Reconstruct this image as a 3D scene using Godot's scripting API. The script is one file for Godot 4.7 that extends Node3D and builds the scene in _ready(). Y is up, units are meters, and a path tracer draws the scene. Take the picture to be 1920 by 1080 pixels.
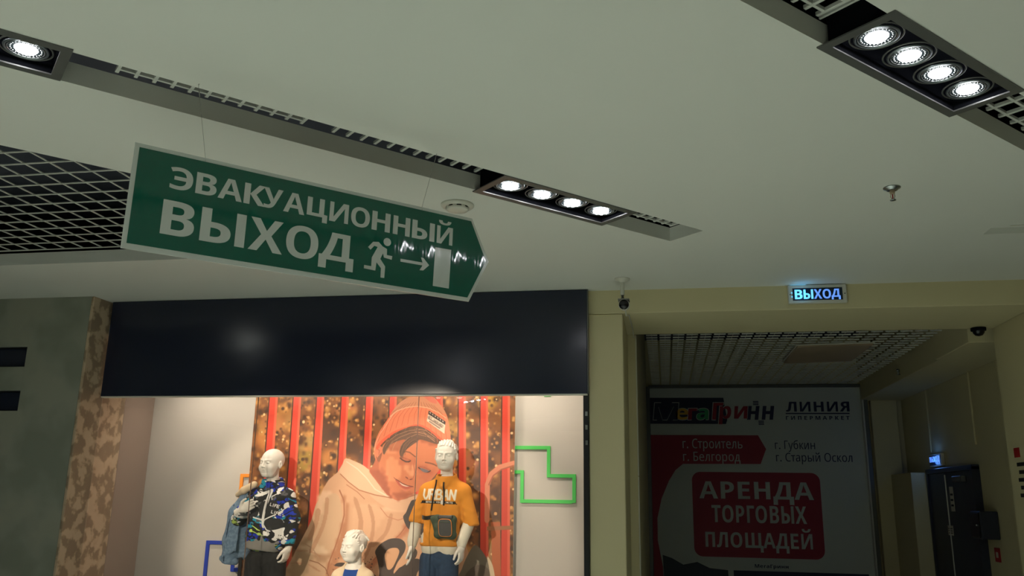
extends Node3D

# ---------------------------------------------------------------- geometry helpers
const CEIL := 2.85
const FLOOR_Y := -0.15
var SDIR := Vector3(0.696, 0, -0.718)
var NDIR := Vector3(0.718, 0, 0.696)
var M := {}
var rng := RandomNumberGenerator.new()


# ---------------------------------------------------------------- scene
func _ready() -> void:
	rng.seed = 7
	# camera
	var cam := Camera3D.new()
	cam.name = "camera"
	cam.fov = 37.82
	cam.transform = Transform3D(Basis(Vector3(0.98455, 0.01585, -0.17441), Vector3(0.02602, 0.97005, 0.24151), Vector3(0.17301, -0.24232, 0.95463)).orthonormalized(), Vector3(0, 1.6, 0))
	cam.near = 0.05
	add_child(cam)
	cam.current = true
	# environment: a closed hall, no daylight
	var we := WorldEnvironment.new()
	we.name = "world_environment"
	var env := Environment.new()
	env.background_mode = Environment.BG_COLOR
	env.background_color = Color(0, 0, 0)
	env.ambient_light_source = Environment.AMBIENT_SOURCE_DISABLED
	env.tonemap_mode = Environment.TONE_MAPPER_LINEAR
	env.tonemap_exposure = 1.0
	env.sdfgi_enabled = true
	env.ssao_enabled = true
	env.ssil_enabled = true
	we.environment = env
	add_child(we)
	LAMP_E = 2.75
	SHOP_E = 0.5
	PROJ_E = 14.0
	materials()
	shell()
	slots()
	grid_ceiling()
	corridor()
	shop_window()
	fixtures()
	evacuation_sign()
	ceiling_items()
	exit_light()
	mannequins()

var LAMP_E := 1.0
var SHOP_E := 1.0
var PROJ_E := 1.0
const LAMP_TINT := Color(0.94, 1.0, 0.93)
const SHOP_TINT := Color(1.0, 0.93, 0.83)

func new_st() -> SurfaceTool:
	var st := SurfaceTool.new()
	st.begin(Mesh.PRIMITIVE_TRIANGLES)
	st.set_smooth_group(-1)
	return st

func fin(st: SurfaceTool) -> ArrayMesh:
	st.generate_normals()
	return st.commit()

func tri(st: SurfaceTool, a: Vector3, b: Vector3, c: Vector3) -> void:
	st.add_vertex(a); st.add_vertex(b); st.add_vertex(c)

# quad whose outward normal is n
func quad(st: SurfaceTool, a: Vector3, b: Vector3, c: Vector3, d: Vector3, n: Vector3) -> void:
	if (b - a).cross(c - a).dot(n) > 0.0:
		tri(st, a, c, b); tri(st, a, d, c)
	else:
		tri(st, a, b, c); tri(st, a, c, d)

func tri_n(st: SurfaceTool, a: Vector3, b: Vector3, c: Vector3, n: Vector3) -> void:
	if (b - a).cross(c - a).dot(n) > 0.0:
		tri(st, a, c, b)
	else:
		tri(st, a, b, c)

# box with chamfered edges
func cbox(st: SurfaceTool, lo: Vector3, hi: Vector3, ch := 0.003, xf := Transform3D.IDENTITY) -> void:
	var c := (lo + hi) * 0.5
	var h := (hi - lo) * 0.5
	ch = minf(ch, minf(h.x, minf(h.y, h.z)) * 0.9)
	var i := h - Vector3(ch, ch, ch)
	var ax := [Vector3.RIGHT, Vector3.UP, Vector3.BACK]
	var P := func(sx: float, sy: float, sz: float, k: int) -> Vector3:
		var v := Vector3(sx * i.x, sy * i.y, sz * i.z)
		v[k] += ch * [sx, sy, sz][k]
		return xf * (c + v)
	for k in 3:
		for s in [-1.0, 1.0]:
			var u := (k + 1) % 3
			var w := (k + 2) % 3
			var q := []
			for uv in [[-1.0, -1.0], [1.0, -1.0], [1.0, 1.0], [-1.0, 1.0]]:
				var sg := [0.0, 0.0, 0.0]
				sg[k] = s; sg[u] = uv[0]; sg[w] = uv[1]
				q.append(P.call(sg[0], sg[1], sg[2], k))
			quad(st, q[0], q[1], q[2], q[3], xf.basis * (ax[k] * s))
	for k in 3:
		var u := (k + 1) % 3
		var w := (k + 2) % 3
		for su in [-1.0, 1.0]:
			for sw in [-1.0, 1.0]:
				var q := []
				for e in [[-1.0, u], [1.0, u], [1.0, w], [-1.0, w]]:
					var sg := [0.0, 0.0, 0.0]
					sg[k] = e[0]; sg[u] = su; sg[w] = sw
					q.append(P.call(sg[0], sg[1], sg[2], e[1]))
				quad(st, q[0], q[1], q[2], q[3], xf.basis * (ax[u] * su + ax[w] * sw))
	for sx in [-1.0, 1.0]:
		for sy in [-1.0, 1.0]:
			for sz in [-1.0, 1.0]:
				tri_n(st, P.call(sx, sy, sz, 0), P.call(sx, sy, sz, 1), P.call(sx, sy, sz, 2), xf.basis * Vector3(sx, sy, sz))

func box_mesh(lo: Vector3, hi: Vector3, ch := 0.003) -> ArrayMesh:
	var st := new_st()
	cbox(st, lo, hi, ch)
	return fin(st)

# extrude a polygon of the local xy plane from z=d0 to z=d1
func ext(st: SurfaceTool, pts: PackedVector2Array, d0: float, d1: float, xf := Transform3D.IDENTITY) -> void:
	var t := Geometry2D.triangulate_polygon(pts)
	var zb := xf.basis.z
	for k in range(0, t.size(), 3):
		var a := pts[t[k]]; var b := pts[t[k + 1]]; var c := pts[t[k + 2]]
		tri_n(st, xf * Vector3(a.x, a.y, d1), xf * Vector3(b.x, b.y, d1), xf * Vector3(c.x, c.y, d1), zb)
		tri_n(st, xf * Vector3(a.x, a.y, d0), xf * Vector3(b.x, b.y, d0), xf * Vector3(c.x, c.y, d0), -zb)
	var area := 0.0
	for k in pts.size():
		area += pts[k].cross(pts[(k + 1) % pts.size()])
	for k in pts.size():
		var a := pts[k]; var b := pts[(k + 1) % pts.size()]
		var e := (b - a).normalized()
		var o := Vector2(e.y, -e.x) * signf(area)
		quad(st, xf * Vector3(a.x, a.y, d0), xf * Vector3(b.x, b.y, d0), xf * Vector3(b.x, b.y, d1), xf * Vector3(a.x, a.y, d1), xf.basis * Vector3(o.x, o.y, 0))

func ext_mesh(pts: PackedVector2Array, d0: float, d1: float) -> ArrayMesh:
	var st := new_st()
	ext(st, pts, d0, d1)
	return fin(st)

func pv(flat: Array, k := 1.0) -> PackedVector2Array:
	var p := PackedVector2Array()
	for i in range(0, flat.size(), 2):
		p.append(Vector2(flat[i], flat[i + 1]) * k)
	return p

# lathe [(r, y), ...] about local y
func lathe(st: SurfaceTool, prof: Array, segs := 32, xf := Transform3D.IDENTITY, smooth := true) -> void:
	st.set_smooth_group(0 if smooth else -1)
	for k in prof.size() - 1:
		var p: Vector2 = prof[k]; var q: Vector2 = prof[k + 1]
		var e := (q - p)
		var nn := Vector2(e.y, -e.x)
		for j in segs:
			var a := TAU * j / segs; var b := TAU * (j + 1) / segs
			var da := Vector3(cos(a), 0, sin(a)); var db := Vector3(cos(b), 0, sin(b))
			var n := xf.basis * ((da + db) * 0.5 * nn.x + Vector3.UP * nn.y)
			var A := xf * (da * p.x + Vector3.UP * p.y); var B := xf * (db * p.x + Vector3.UP * p.y)
			var C := xf * (db * q.x + Vector3.UP * q.y); var D := xf * (da * q.x + Vector3.UP * q.y)
			if p.x < 1e-6:
				tri_n(st, A, C, D, n)
			elif q.x < 1e-6:
				tri_n(st, A, B, C, n)
			else:
				quad(st, A, B, C, D, n)
	st.set_smooth_group(-1)

func lathe_mesh(prof: Array, segs := 32, xf := Transform3D.IDENTITY) -> ArrayMesh:
	var st := new_st()
	lathe(st, prof, segs, xf)
	return fin(st)

func ring_prof(R: float, r: float, y := 0.0, n := 10) -> Array:
	var out := []
	for k in n + 1:
		var a := -TAU * k / n
		out.append(Vector2(R + cos(a) * r, y + sin(a) * r))
	out.reverse()
	return out

func tube(st: SurfaceTool, pts: Array, r: float, segs := 6) -> void:
	st.set_smooth_group(0)
	var rings := []
	for k in pts.size():
		var a: Vector3 = pts[maxi(k - 1, 0)]; var b: Vector3 = pts[mini(k + 1, pts.size() - 1)]
		var d := (b - a).normalized()
		var u := d.cross(Vector3(0.31, 0.2, 0.93)).normalized()
		var w := d.cross(u)
		var ring := []
		for j in segs:
			ring.append(pts[k] + (u * cos(TAU * j / segs) + w * sin(TAU * j / segs)) * r)
		rings.append(ring)
	for k in pts.size() - 1:
		for j in segs:
			var j2 := (j + 1) % segs
			var A: Vector3 = rings[k][j]; var B: Vector3 = rings[k][j2]; var C: Vector3 = rings[k + 1][j2]; var D: Vector3 = rings[k + 1][j]
			quad(st, A, B, C, D, (A + B + C + D) * 0.25 - (pts[k] + pts[k + 1]) * 0.5)
	st.set_smooth_group(-1)
	for e in [0, pts.size() - 1]:
		var nn: Vector3 = (pts[e] - pts[1 if e == 0 else e - 1])
		for j in segs:
			tri_n(st, pts[e], rings[e][j], rings[e][(j + 1) % segs], nn)

func tube_mesh(pts: Array, r: float, segs := 6) -> ArrayMesh:
	var st := new_st()
	tube(st, pts, r, segs)
	return fin(st)

# ---------------------------------------------------------------- nodes
var used := {}
func numbered(called: String) -> String:
	used[called] = used.get(called, 0) + 1
	return called if used[called] == 1 else "%s_%03d" % [called, used[called] - 1]

func tag(o: Node, label: String, category: String, group := "", kind := "") -> void:
	if label: o.set_meta("label", label)
	if category: o.set_meta("category", category)
	if group: o.set_meta("group", group)
	if kind: o.set_meta("kind", kind)

func thing(called: String, label: String, category: String, at := Vector3.ZERO, turn := 0.0, group := "") -> Node3D:
	var o := Node3D.new()
	o.name = numbered(called)
	add_child(o, true)
	o.position = at
	o.rotation.y = turn
	tag(o, label, category, group)
	return o

func part(parent: Node, called: String, mesh: Mesh, m: Material, at := Vector3.ZERO, label := "") -> MeshInstance3D:
	var o := MeshInstance3D.new()
	o.name = called if parent != self else numbered(called)
	o.mesh = mesh
	o.material_override = m
	o.position = at
	parent.add_child(o, true)
	if label: o.set_meta("label", label)
	return o

func struct(called: String, mesh: Mesh, m: Material, label: String, category: String) -> MeshInstance3D:
	var o := part(self, called, mesh, m)
	tag(o, label, category, "", "structure")
	return o

# ---------------------------------------------------------------- materials
func mat(key: String, c: Color, rough := 0.6, metal := 0.0, spec := 0.5) -> StandardMaterial3D:
	var m := StandardMaterial3D.new()
	m.resource_name = key
	m.albedo_color = c
	m.roughness = rough
	m.metallic = metal
	m.metallic_specular = spec
	M[key] = m
	return m

func noise_tex(freq: float, cols: Array, offs: Array, size := 256, seed_ := 1, octaves := 4, kind := FastNoiseLite.TYPE_SIMPLEX_SMOOTH, normal := 0.0) -> NoiseTexture2D:
	var n := FastNoiseLite.new()
	n.seed = seed_
	n.noise_type = kind
	n.frequency = freq
	n.fractal_octaves = octaves
	var t := NoiseTexture2D.new()
	t.width = size; t.height = size
	t.seamless = true
	t.noise = n
	if normal > 0.0:
		t.as_normal_map = true
		t.bump_strength = normal
	else:
		var g := Gradient.new()
		g.offsets = PackedFloat32Array(offs)
		g.colors = PackedColorArray(cols)
		t.color_ramp = g
	return t

func tripl(m: StandardMaterial3D, tex: Texture2D, per_metre: float, world := true) -> StandardMaterial3D:
	m.albedo_texture = tex
	m.uv1_triplanar = true
	m.uv1_world_triplanar = world
	m.uv1_scale = Vector3.ONE * per_metre
	return m

func bump(m: StandardMaterial3D, tex: Texture2D, k: float) -> void:
	m.normal_enabled = true
	m.normal_texture = tex
	m.normal_scale = k

func glow(key: String, c: Color, e: float) -> StandardMaterial3D:
	var m := mat(key, c, 0.5)
	m.emission_enabled = true
	m.emission = c
	m.emission_energy_multiplier = e
	return m

# ---------------------------------------------------------------- lettering
var FONT := {}
func glyphs(text: String, bold := true) -> Array:
	var key := text + str(bold)
	if not FONT.has(key):
		var f := SystemFont.new()
		f.font_names = PackedStringArray(["Droid Sans"])
		f.font_weight = 700 if bold else 400
		var t := TextMesh.new()
		t.font = f
		t.text = text
		t.font_size = 64
		t.pixel_size = 0.01
		t.depth = 0.1
		t.curve_step = 0.6
		FONT[key] = [t.get_mesh_arrays() if t.get_surface_count() else [], t.get_aabb()]
	return FONT[key]

# text stretched into the box (x0, y0)-(x1, y1), front face at z = depth
func text_mesh(text: String, x0: float, y0: float, x1: float, y1: float, depth := 0.001, bold := true, slant := 0.0) -> ArrayMesh:
	var g := glyphs(text, bold)
	var arr: Array = g[0].duplicate()
	var v: PackedVector3Array = arr[Mesh.ARRAY_VERTEX]
	var lo := v[0]; var hi := v[0]
	for p in v:
		lo = lo.min(p); hi = hi.max(p)
	var w := PackedVector3Array()
	w.resize(v.size())
	for k in v.size():
		var q := (v[k] - lo) / (hi - lo)
		w[k] = Vector3(lerpf(x0, x1, q.x) + slant * q.y, lerpf(y0, y1, q.y), q.z * depth)
	var st := new_st()
	var idx = arr[Mesh.ARRAY_INDEX]
	if idx == null or idx.size() == 0:
		for p in w: st.add_vertex(p)
	else:
		for k in idx: st.add_vertex(w[k])
	return fin(st)

# ---------------------------------------------------------------- painting prints
var PS := 1.0
func _poly(im: Image, flat: Array, col: Color, smooth := false) -> void:
	var p := pv(flat, PS)
	if smooth:
		var q := PackedVector2Array()
		var n := p.size()
		for k in n:
			for s in 6:
				q.append(p[k].cubic_interpolate(p[(k + 1) % n], p[(k + n - 1) % n], p[(k + 2) % n], s / 6.0))
		p = q
	_fill(im, p, col)

func _fill(im: Image, p: PackedVector2Array, col: Color) -> void:
	var y0 := INF; var y1 := -INF
	for v in p:
		y0 = minf(y0, v.y); y1 = maxf(y1, v.y)
	var W := im.get_width()
	var n := p.size()
	for y in range(maxi(0, int(floor(y0))), mini(im.get_height(), int(ceil(y1)) + 1)):
		var yy := y + 0.5
		var xs := PackedFloat32Array()
		for k in n:
			var a := p[k]; var b := p[(k + 1) % n]
			if (a.y <= yy) != (b.y <= yy):
				xs.append(a.x + (yy - a.y) / (b.y - a.y) * (b.x - a.x))
		xs.sort()
		for k in range(0, xs.size() - 1, 2):
			var xa := clampi(int(round(xs[k])), 0, W); var xb := clampi(int(round(xs[k + 1])), 0, W)
			if xb > xa:
				im.fill_rect(Rect2i(xa, y, xb - xa, 1), col)

func _disc(im: Image, c: Vector2, r: float, col: Color) -> void:
	c *= PS; r *= PS
	for y in range(maxi(0, int(c.y - r)), mini(im.get_height(), int(c.y + r) + 1)):
		var h := r * r - (y + 0.5 - c.y) * (y + 0.5 - c.y)
		if h > 0.0:
			var w := sqrt(h)
			var xa := clampi(int(round(c.x - w)), 0, im.get_width()); var xb := clampi(int(round(c.x + w)), 0, im.get_width())
			if xb > xa:
				im.fill_rect(Rect2i(xa, y, xb - xa, 1), col)

func _stroke(im: Image, flat: Array, w: float, col: Color) -> void:
	var p := pv(flat)
	for k in p.size():
		if w * PS > 2.0: _disc(im, p[k], w * 0.5, col)
		if k:
			var d := (p[k] - p[k - 1]).normalized().orthogonal() * w * 0.5
			_fill(im, PackedVector2Array([(p[k - 1] + d) * PS, (p[k] + d) * PS, (p[k] - d) * PS, (p[k - 1] - d) * PS]), col)

func _blur(a: Image, n: int) -> void:
	var w := a.get_width(); var t := a.get_height()
	var k := 2
	while k <= n:
		a.resize(w / k, t / k, Image.INTERPOLATE_BILINEAR)
		k *= 2
	a.resize(w, t, Image.INTERPOLATE_CUBIC)

# a soft-edged patch of one colour, drawn small and enlarged
func _soft(a: Image, flat: Array, col: Color, n: int) -> void:
	var lo := Vector2(INF, INF); var hi := -lo
	for p in pv(flat, PS):
		lo = lo.min(p); hi = hi.max(p)
	var at := Vector2i(lo / n) - Vector2i(3, 3)
	var size := Vector2i(hi / n) + Vector2i(4, 4) - at
	var b := Image.create_empty(size.x, size.y, false, Image.FORMAT_RGBA8)
	b.fill(Color(col, 0.0))
	var keep := PS
	PS = keep / n
	var moved := []
	for i in flat.size():
		moved.append(flat[i] - at[i % 2] / PS)
	_poly(b, moved, col, true)
	PS = keep
	b.resize(size.x * n, size.y * n, Image.INTERPOLATE_CUBIC)
	a.blend_rect(b, Rect2i(Vector2i.ZERO, b.get_size()), at * n)

func _pen(ch: String) -> Array:
	var s := {"A": [[0, 6, 3, 0, 6, 6], [1, 4, 5, 4]], "B": [[0, 6, 0, 0, 4, 0, 5, 1, 4, 3, 0, 3], [4, 3, 6, 4, 5, 6, 0, 6]], "C": [[6, 1, 4, 0, 1, 1, 0, 3, 1, 5, 4, 6, 6, 5]], "D": [[0, 0, 0, 6, 4, 6, 6, 4, 6, 2, 4, 0, 0, 0]], "E": [[6, 0, 0, 0, 0, 6, 6, 6], [0, 3, 5, 3]], "F": [[6, 0, 0, 0, 0, 6], [0, 3, 5, 3]], "G": [[6, 1, 4, 0, 1, 1, 0, 3, 1, 5, 4, 6, 6, 5, 6, 3, 4, 3]], "I": [[3, 0, 3, 6]], "L": [[0, 0, 0, 6, 6, 6]], "M": [[0, 6, 0, 0, 3, 4, 6, 0, 6, 6]], "N": [[0, 6, 0, 0, 6, 6, 6, 0]], "O": [[2, 0, 4, 0, 6, 2, 6, 4, 4, 6, 2, 6, 0, 4, 0, 2, 2, 0]], "P": [[0, 6, 0, 0, 5, 0, 6, 1, 5, 3, 0, 3]], "R": [[0, 6, 0, 0, 5, 0, 6, 1, 5, 3, 0, 3], [3, 3, 6, 6]], "S": [[6, 1, 4, 0, 1, 0, 0, 2, 5, 4, 5, 6, 2, 6, 0, 5]], "T": [[0, 0, 6, 0], [3, 0, 3, 6]], "U": [[0, 0, 0, 4, 2, 6, 4, 6, 6, 4, 6, 0]], "V": [[0, 0, 3, 6, 6, 0]], "Y": [[0, 0, 3, 3, 6, 0], [3, 3, 3, 6]], "&": [[6, 6, 1, 1, 3, 0, 4, 1, 0, 4, 1, 6, 4, 6, 6, 4]]}
	return s.get(ch, [])

func _write(im: Image, text: String, a: Vector2, b: Vector2, h: float, w: float, col: Color, slant := 0.0) -> void:
	var dir := (b - a) / text.length()
	var down := Vector2(-dir.y, dir.x).normalized() * h
	for k in text.length():
		for line in _pen(text[k]):
			var f := []
			for j in range(0, line.size(), 2):
				var q: Vector2 = a + dir * (k + line[j] / 6.0 * 0.72 + slant * (1.0 - line[j + 1] / 6.0)) + down * (line[j + 1] / 6.0)
				f.append_array([q.x, q.y])
			_stroke(im, f, w, col)

# ---------------------------------------------------------------- smooth bodies (distance field, surface nets)
class Field:
	var lo: Vector3
	var c: float
	var nx: int
	var ny: int
	var nz: int
	var d: PackedFloat32Array
	func _init(a: Vector3, b: Vector3, cell: float) -> void:
		lo = a; c = cell
		nx = int(ceil((b.x - a.x) / c)) + 1; ny = int(ceil((b.y - a.y) / c)) + 1; nz = int(ceil((b.z - a.z) / c)) + 1
		d.resize(nx * ny * nz)
		d.fill(1.0)
	func span(a: Vector3, b: Vector3) -> PackedInt32Array:
		var p := (a - lo) / c; var q := (b - lo) / c
		return PackedInt32Array([maxi(0, int(floor(p.x))), mini(nx - 1, int(ceil(q.x))), maxi(0, int(floor(p.y))), mini(ny - 1, int(ceil(q.y))), maxi(0, int(floor(p.z))), mini(nz - 1, int(ceil(q.z)))])
	func mix(i: int, v: float, k: float, sub: bool) -> void:
		var o := d[i]
		if sub:
			v = -v
			var h := maxf(k - absf(o - v), 0.0)
			d[i] = maxf(o, v) + h * h * 0.25 / maxf(k, 1e-6)
		else:
			var h := maxf(k - absf(o - v), 0.0)
			d[i] = minf(o, v) - h * h * 0.25 / maxf(k, 1e-6)
	func cap(a: Vector3, b: Vector3, ra: float, rb: float, k := 0.02, sub := false) -> void:
		var m := Vector3.ONE * (maxf(ra, rb) + k + 2.5 * c)
		var s := span(a.min(b) - m, a.max(b) + m)
		var ab := b - a
		var l2 := maxf(ab.length_squared(), 1e-9)
		for z in range(s[4], s[5] + 1):
			for y in range(s[2], s[3] + 1):
				var i := (z * ny + y) * nx
				for x in range(s[0], s[1] + 1):
					var p := lo + Vector3(x, y, z) * c - a
					var t := clampf(p.dot(ab) / l2, 0.0, 1.0)
					mix(i + x, (p - ab * t).length() - lerpf(ra, rb, t), k, sub)
	func ell(o: Vector3, r: Vector3, k := 0.02, turn := Basis.IDENTITY, sub := false) -> void:
		var big := maxf(r.x, maxf(r.y, r.z))
		var e := r if turn == Basis.IDENTITY else Vector3(big, big, big)
		var m := e + Vector3.ONE * (k + 2.5 * c)
		var s := span(o - m, o + m)
		var inv := turn.inverse()
		for z in range(s[4], s[5] + 1):
			for y in range(s[2], s[3] + 1):
				var i := (z * ny + y) * nx
				for x in range(s[0], s[1] + 1):
					var p := inv * (lo + Vector3(x, y, z) * c - o)
					var k0 := (p / r).length()
					var k1 := (p / (r * r)).length()
					mix(i + x, k0 * (k0 - 1.0) / k1 if k1 > 1e-6 else -minf(r.x, minf(r.y, r.z)), k, sub)
	# cut away what lies on the side n of the plane through o, inside the box a..b
	func cut(o: Vector3, n: Vector3, a: Vector3, b: Vector3) -> void:
		var s := span(a, b)
		n = n.normalized()
		for z in range(s[4], s[5] + 1):
			for y in range(s[2], s[3] + 1):
				var i := (z * ny + y) * nx
				for x in range(s[0], s[1] + 1):
					d[i + x] = maxf(d[i + x], (lo + Vector3(x, y, z) * c - o).dot(n))
	# append the surface to out: {v, n, i}
	func net(out: Dictionary, xf := Transform3D.IDENTITY) -> void:
		var at := {}
		var V: PackedVector3Array = out.v
		var N: PackedVector3Array = out.n
		var I: PackedInt32Array = out.i
		var sy := nx; var sz := nx * ny
		var offs := [0, 1, sy, sy + 1, sz, sz + 1, sz + sy, sz + sy + 1]
		var edges := [[0, 1], [2, 3], [4, 5], [6, 7], [0, 2], [1, 3], [4, 6], [5, 7], [0, 4], [1, 5], [2, 6], [3, 7]]
		for z in nz - 1:
			for y in ny - 1:
				var i := (z * ny + y) * nx
				for x in nx - 1:
					var q := i + x
					var f := d[q]
					if f > 4.0 * c or f < -4.0 * c:
						continue
					var neg := 0
					for o in offs:
						if d[q + o] < 0.0: neg += 1
					if neg == 0 or neg == 8:
						continue
					var sum := Vector3.ZERO
					var cnt := 0
					for e in edges:
						var fa := d[q + offs[e[0]]]; var fb := d[q + offs[e[1]]]
						if (fa < 0.0) != (fb < 0.0):
							var t := fa / (fa - fb)
							var ea: int = e[0]; var eb: int = e[1]
							var pa := Vector3(ea & 1, (ea >> 1) & 1, ea >> 2); var pb := Vector3(eb & 1, (eb >> 1) & 1, eb >> 2)
							sum += pa.lerp(pb, t); cnt += 1
					at[q] = V.size()
					V.append(xf * (lo + (Vector3(x, y, z) + sum / cnt) * c))
					var g := Vector3(d[q + 1] + d[q + sy + 1] + d[q + sz + 1] + d[q + sz + sy + 1] - d[q] - d[q + sy] - d[q + sz] - d[q + sz + sy], d[q + sy] + d[q + sy + 1] + d[q + sz + sy] + d[q + sz + sy + 1] - d[q] - d[q + 1] - d[q + sz] - d[q + sz + 1], d[q + sz] + d[q + sz + 1] + d[q + sz + sy] + d[q + sz + sy + 1] - d[q] - d[q + 1] - d[q + sy] - d[q + sy + 1])
					N.append((xf.basis * g).normalized())
		for q in at:
			for ax in [[1, sy, sz], [sy, sz, 1], [sz, 1, sy]]:
				if q - ax[1] - ax[2] < 0 or q + ax[0] >= d.size() or (d[q] < 0.0) == (d[q + ax[0]] < 0.0):
					continue
				var b = at.get(q - ax[1]); var e = at.get(q - ax[1] - ax[2]); var f = at.get(q - ax[2])
				if b == null or e == null or f == null:
					continue
				var a: int = at[q]
				if (V[b] - V[a]).cross(V[e] - V[a]).dot(N[a] + N[b] + N[e] + N[f]) > 0.0:
					I.append_array(PackedInt32Array([a, e, b, a, f, e]))
				else:
					I.append_array(PackedInt32Array([a, b, e, a, e, f]))
		out.v = V; out.n = N; out.i = I

func soup() -> Dictionary:
	return {"v": PackedVector3Array(), "n": PackedVector3Array(), "i": PackedInt32Array()}

# planar prints: uv from x and y of the box r (front); faces that look backwards take the plain corner
func soup_mesh(o: Dictionary, r := Rect2()) -> ArrayMesh:
	var arr := []
	arr.resize(Mesh.ARRAY_MAX)
	arr[Mesh.ARRAY_VERTEX] = o.v
	arr[Mesh.ARRAY_NORMAL] = o.n
	arr[Mesh.ARRAY_INDEX] = o.i
	if r.size.x > 0.0:
		var uv := PackedVector2Array()
		for k in o.v.size():
			var p: Vector3 = o.v[k]
			uv.append(Vector2((p.x - r.position.x) / r.size.x, 1.0 - (p.y - r.position.y) / r.size.y))
		arr[Mesh.ARRAY_TEX_UV] = uv
	var m := ArrayMesh.new()
	m.add_surface_from_arrays(Mesh.PRIMITIVE_TRIANGLES, arr)
	return m

func materials() -> void:
	mat("ceiling_paint", Color(0.84, 0.84, 0.81), 0.9, 0.0, 0.3)
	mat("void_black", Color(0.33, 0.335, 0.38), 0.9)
	mat("cream_paint", Color(0.80, 0.76, 0.61), 0.85, 0.0, 0.3)
	var pl := mat("plaster_grey", Color(1, 1, 1), 0.8, 0.0, 0.3)
	tripl(pl, noise_tex(0.006, [Color(0.54, 0.55, 0.50), Color(0.565, 0.575, 0.525), Color(0.585, 0.59, 0.54), Color(0.61, 0.61, 0.555)], [0.3, 0.46, 0.54, 0.7], 512, 3, 4), 0.55)
	var pb := mat("plaster_beige", Color(1, 1, 1), 0.75, 0.0, 0.3)
	tripl(pb, noise_tex(0.012, [Color(0.58, 0.50, 0.42), Color(0.62, 0.54, 0.45), Color(0.72, 0.63, 0.53), Color(0.76, 0.67, 0.57)], [0.36, 0.47, 0.52, 0.64], 512, 8, 5), 1.25)
	mat("taupe", Color(0.60, 0.53, 0.49), 0.7)
	mat("panel_navy", Color(0.12, 0.14, 0.215), 0.2, 0.0, 0.5)
	bump(M.panel_navy, noise_tex(0.01, [], [], 256, 5, 2, FastNoiseLite.TYPE_SIMPLEX_SMOOTH, 3.0), 0.06)
	M.panel_navy.uv1_triplanar = true; M.panel_navy.uv1_world_triplanar = true
	mat("white_trim", Color(0.85, 0.84, 0.80), 0.4)
	mat("black_frame", Color(0.07, 0.07, 0.08), 0.4)
	mat("slot_metal", Color(0.66, 0.68, 0.66), 0.5, 0.2)
	mat("lattice", Color(0.8, 0.8, 0.77), 0.55)
	mat("fixture_grey", Color(0.42, 0.42, 0.41), 0.42, 0.45)
	mat("fixture_black", Color(0.07, 0.075, 0.09), 0.95, 0.0, 0.1)
	mat("lamp_face", Color(0.16, 0.2, 0.21), 0.5, 0.3)
	mat("chrome", Color(0.62, 0.64, 0.64), 0.22, 0.9)
	mat("reflector", Color(0.5, 0.53, 0.54), 0.3, 0.85)
	glow("led_glow", Color(0.98, 0.98, 1.0), 45.0)
	glow("projector_glow", Color(1.0, 0.95, 0.86), 5.0)
	glow("downlight_glow", Color(0.98, 1.0, 0.97), 40.0)
	mat("sign_white", Color(0.77, 0.79, 0.77), 0.12, 0.0, 0.5)
	mat("sign_green", Color(0.0, 0.34, 0.27), 0.055, 0.0, 0.5)
	var wavy := noise_tex(0.018, [], [], 256, 9, 2, FastNoiseLite.TYPE_SIMPLEX_SMOOTH, 4.0)
	for k in ["sign_white", "sign_green"]:
		bump(M[k], wavy, 0.06)
		M[k].uv1_triplanar = true
		M[k].uv1_scale = Vector3(9.0, 1.6, 5.0)
	mat("plastic_white", Color(0.80, 0.79, 0.74), 0.4)
	mat("plastic_dark", Color(0.06, 0.06, 0.07), 0.25)
	mat("wire", Color(0.6, 0.6, 0.58), 0.4, 0.6)
	var gl := mat("glass", Color(0.6, 0.66, 0.64, 0.008), 0.02, 0.0, 0.5)
	gl.transparency = BaseMaterial3D.TRANSPARENCY_ALPHA
	mat("glass_joint", Color(0.40, 0.33, 0.28), 0.4)
	mat("display_wall", Color(0.74, 0.72, 0.69), 0.75)
	mat("tape_green", Color(0.30, 0.78, 0.36), 0.55)
	mat("tape_orange", Color(0.93, 0.56, 0.16), 0.55)
	mat("tape_blue", Color(0.10, 0.22, 0.66), 0.55)
	mat("podium", Color(0.72, 0.70, 0.67), 0.6)
	mat("floor_stone", Color(1, 1, 1), 0.35)
	tripl(M.floor_stone, noise_tex(0.05, [Color(0.66, 0.66, 0.65), Color(0.71, 0.71, 0.70), Color(0.75, 0.75, 0.74)], [0.3, 0.5, 0.7], 256, 12, 4), 0.8)
	mat("banner_white", Color(0.76, 0.78, 0.76), 0.6)
	mat("banner_blue", Color(0.10, 0.11, 0.24), 0.55)
	mat("banner_red", Color(0.58, 0.09, 0.19), 0.55)
	mat("banner_navy", Color(0.12, 0.13, 0.28), 0.55)
	mat("banner_yellow", Color(0.86, 0.66, 0.22), 0.55)
	mat("banner_green", Color(0.22, 0.6, 0.4), 0.55)
	mat("banner_photo", Color(0.20, 0.22, 0.28), 0.55)
	mat("door_dark", Color(0.17, 0.18, 0.23), 0.4)
	mat("paper", Color(0.78, 0.76, 0.70), 0.8)
	mat("print_black", Color(0.10, 0.10, 0.10), 0.7)
	mat("red_sign", Color(0.62, 0.08, 0.10), 0.5)
	mat("panel_beige", Color(0.66, 0.58, 0.48), 0.6)
	glow("exit_blue", Color(0.42, 0.62, 1.0), 0.8)
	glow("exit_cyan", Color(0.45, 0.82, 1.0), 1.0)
	mat("exit_plate", Color(0.06, 0.14, 0.22), 0.3)
	mat("mannequin_white", Color(0.86, 0.84, 0.80), 0.5)
	mat("orange_fleece", Color(0.86, 0.55, 0.17), 0.95)
	mat("cotton_white", Color(0.84, 0.81, 0.74), 0.95)
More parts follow.
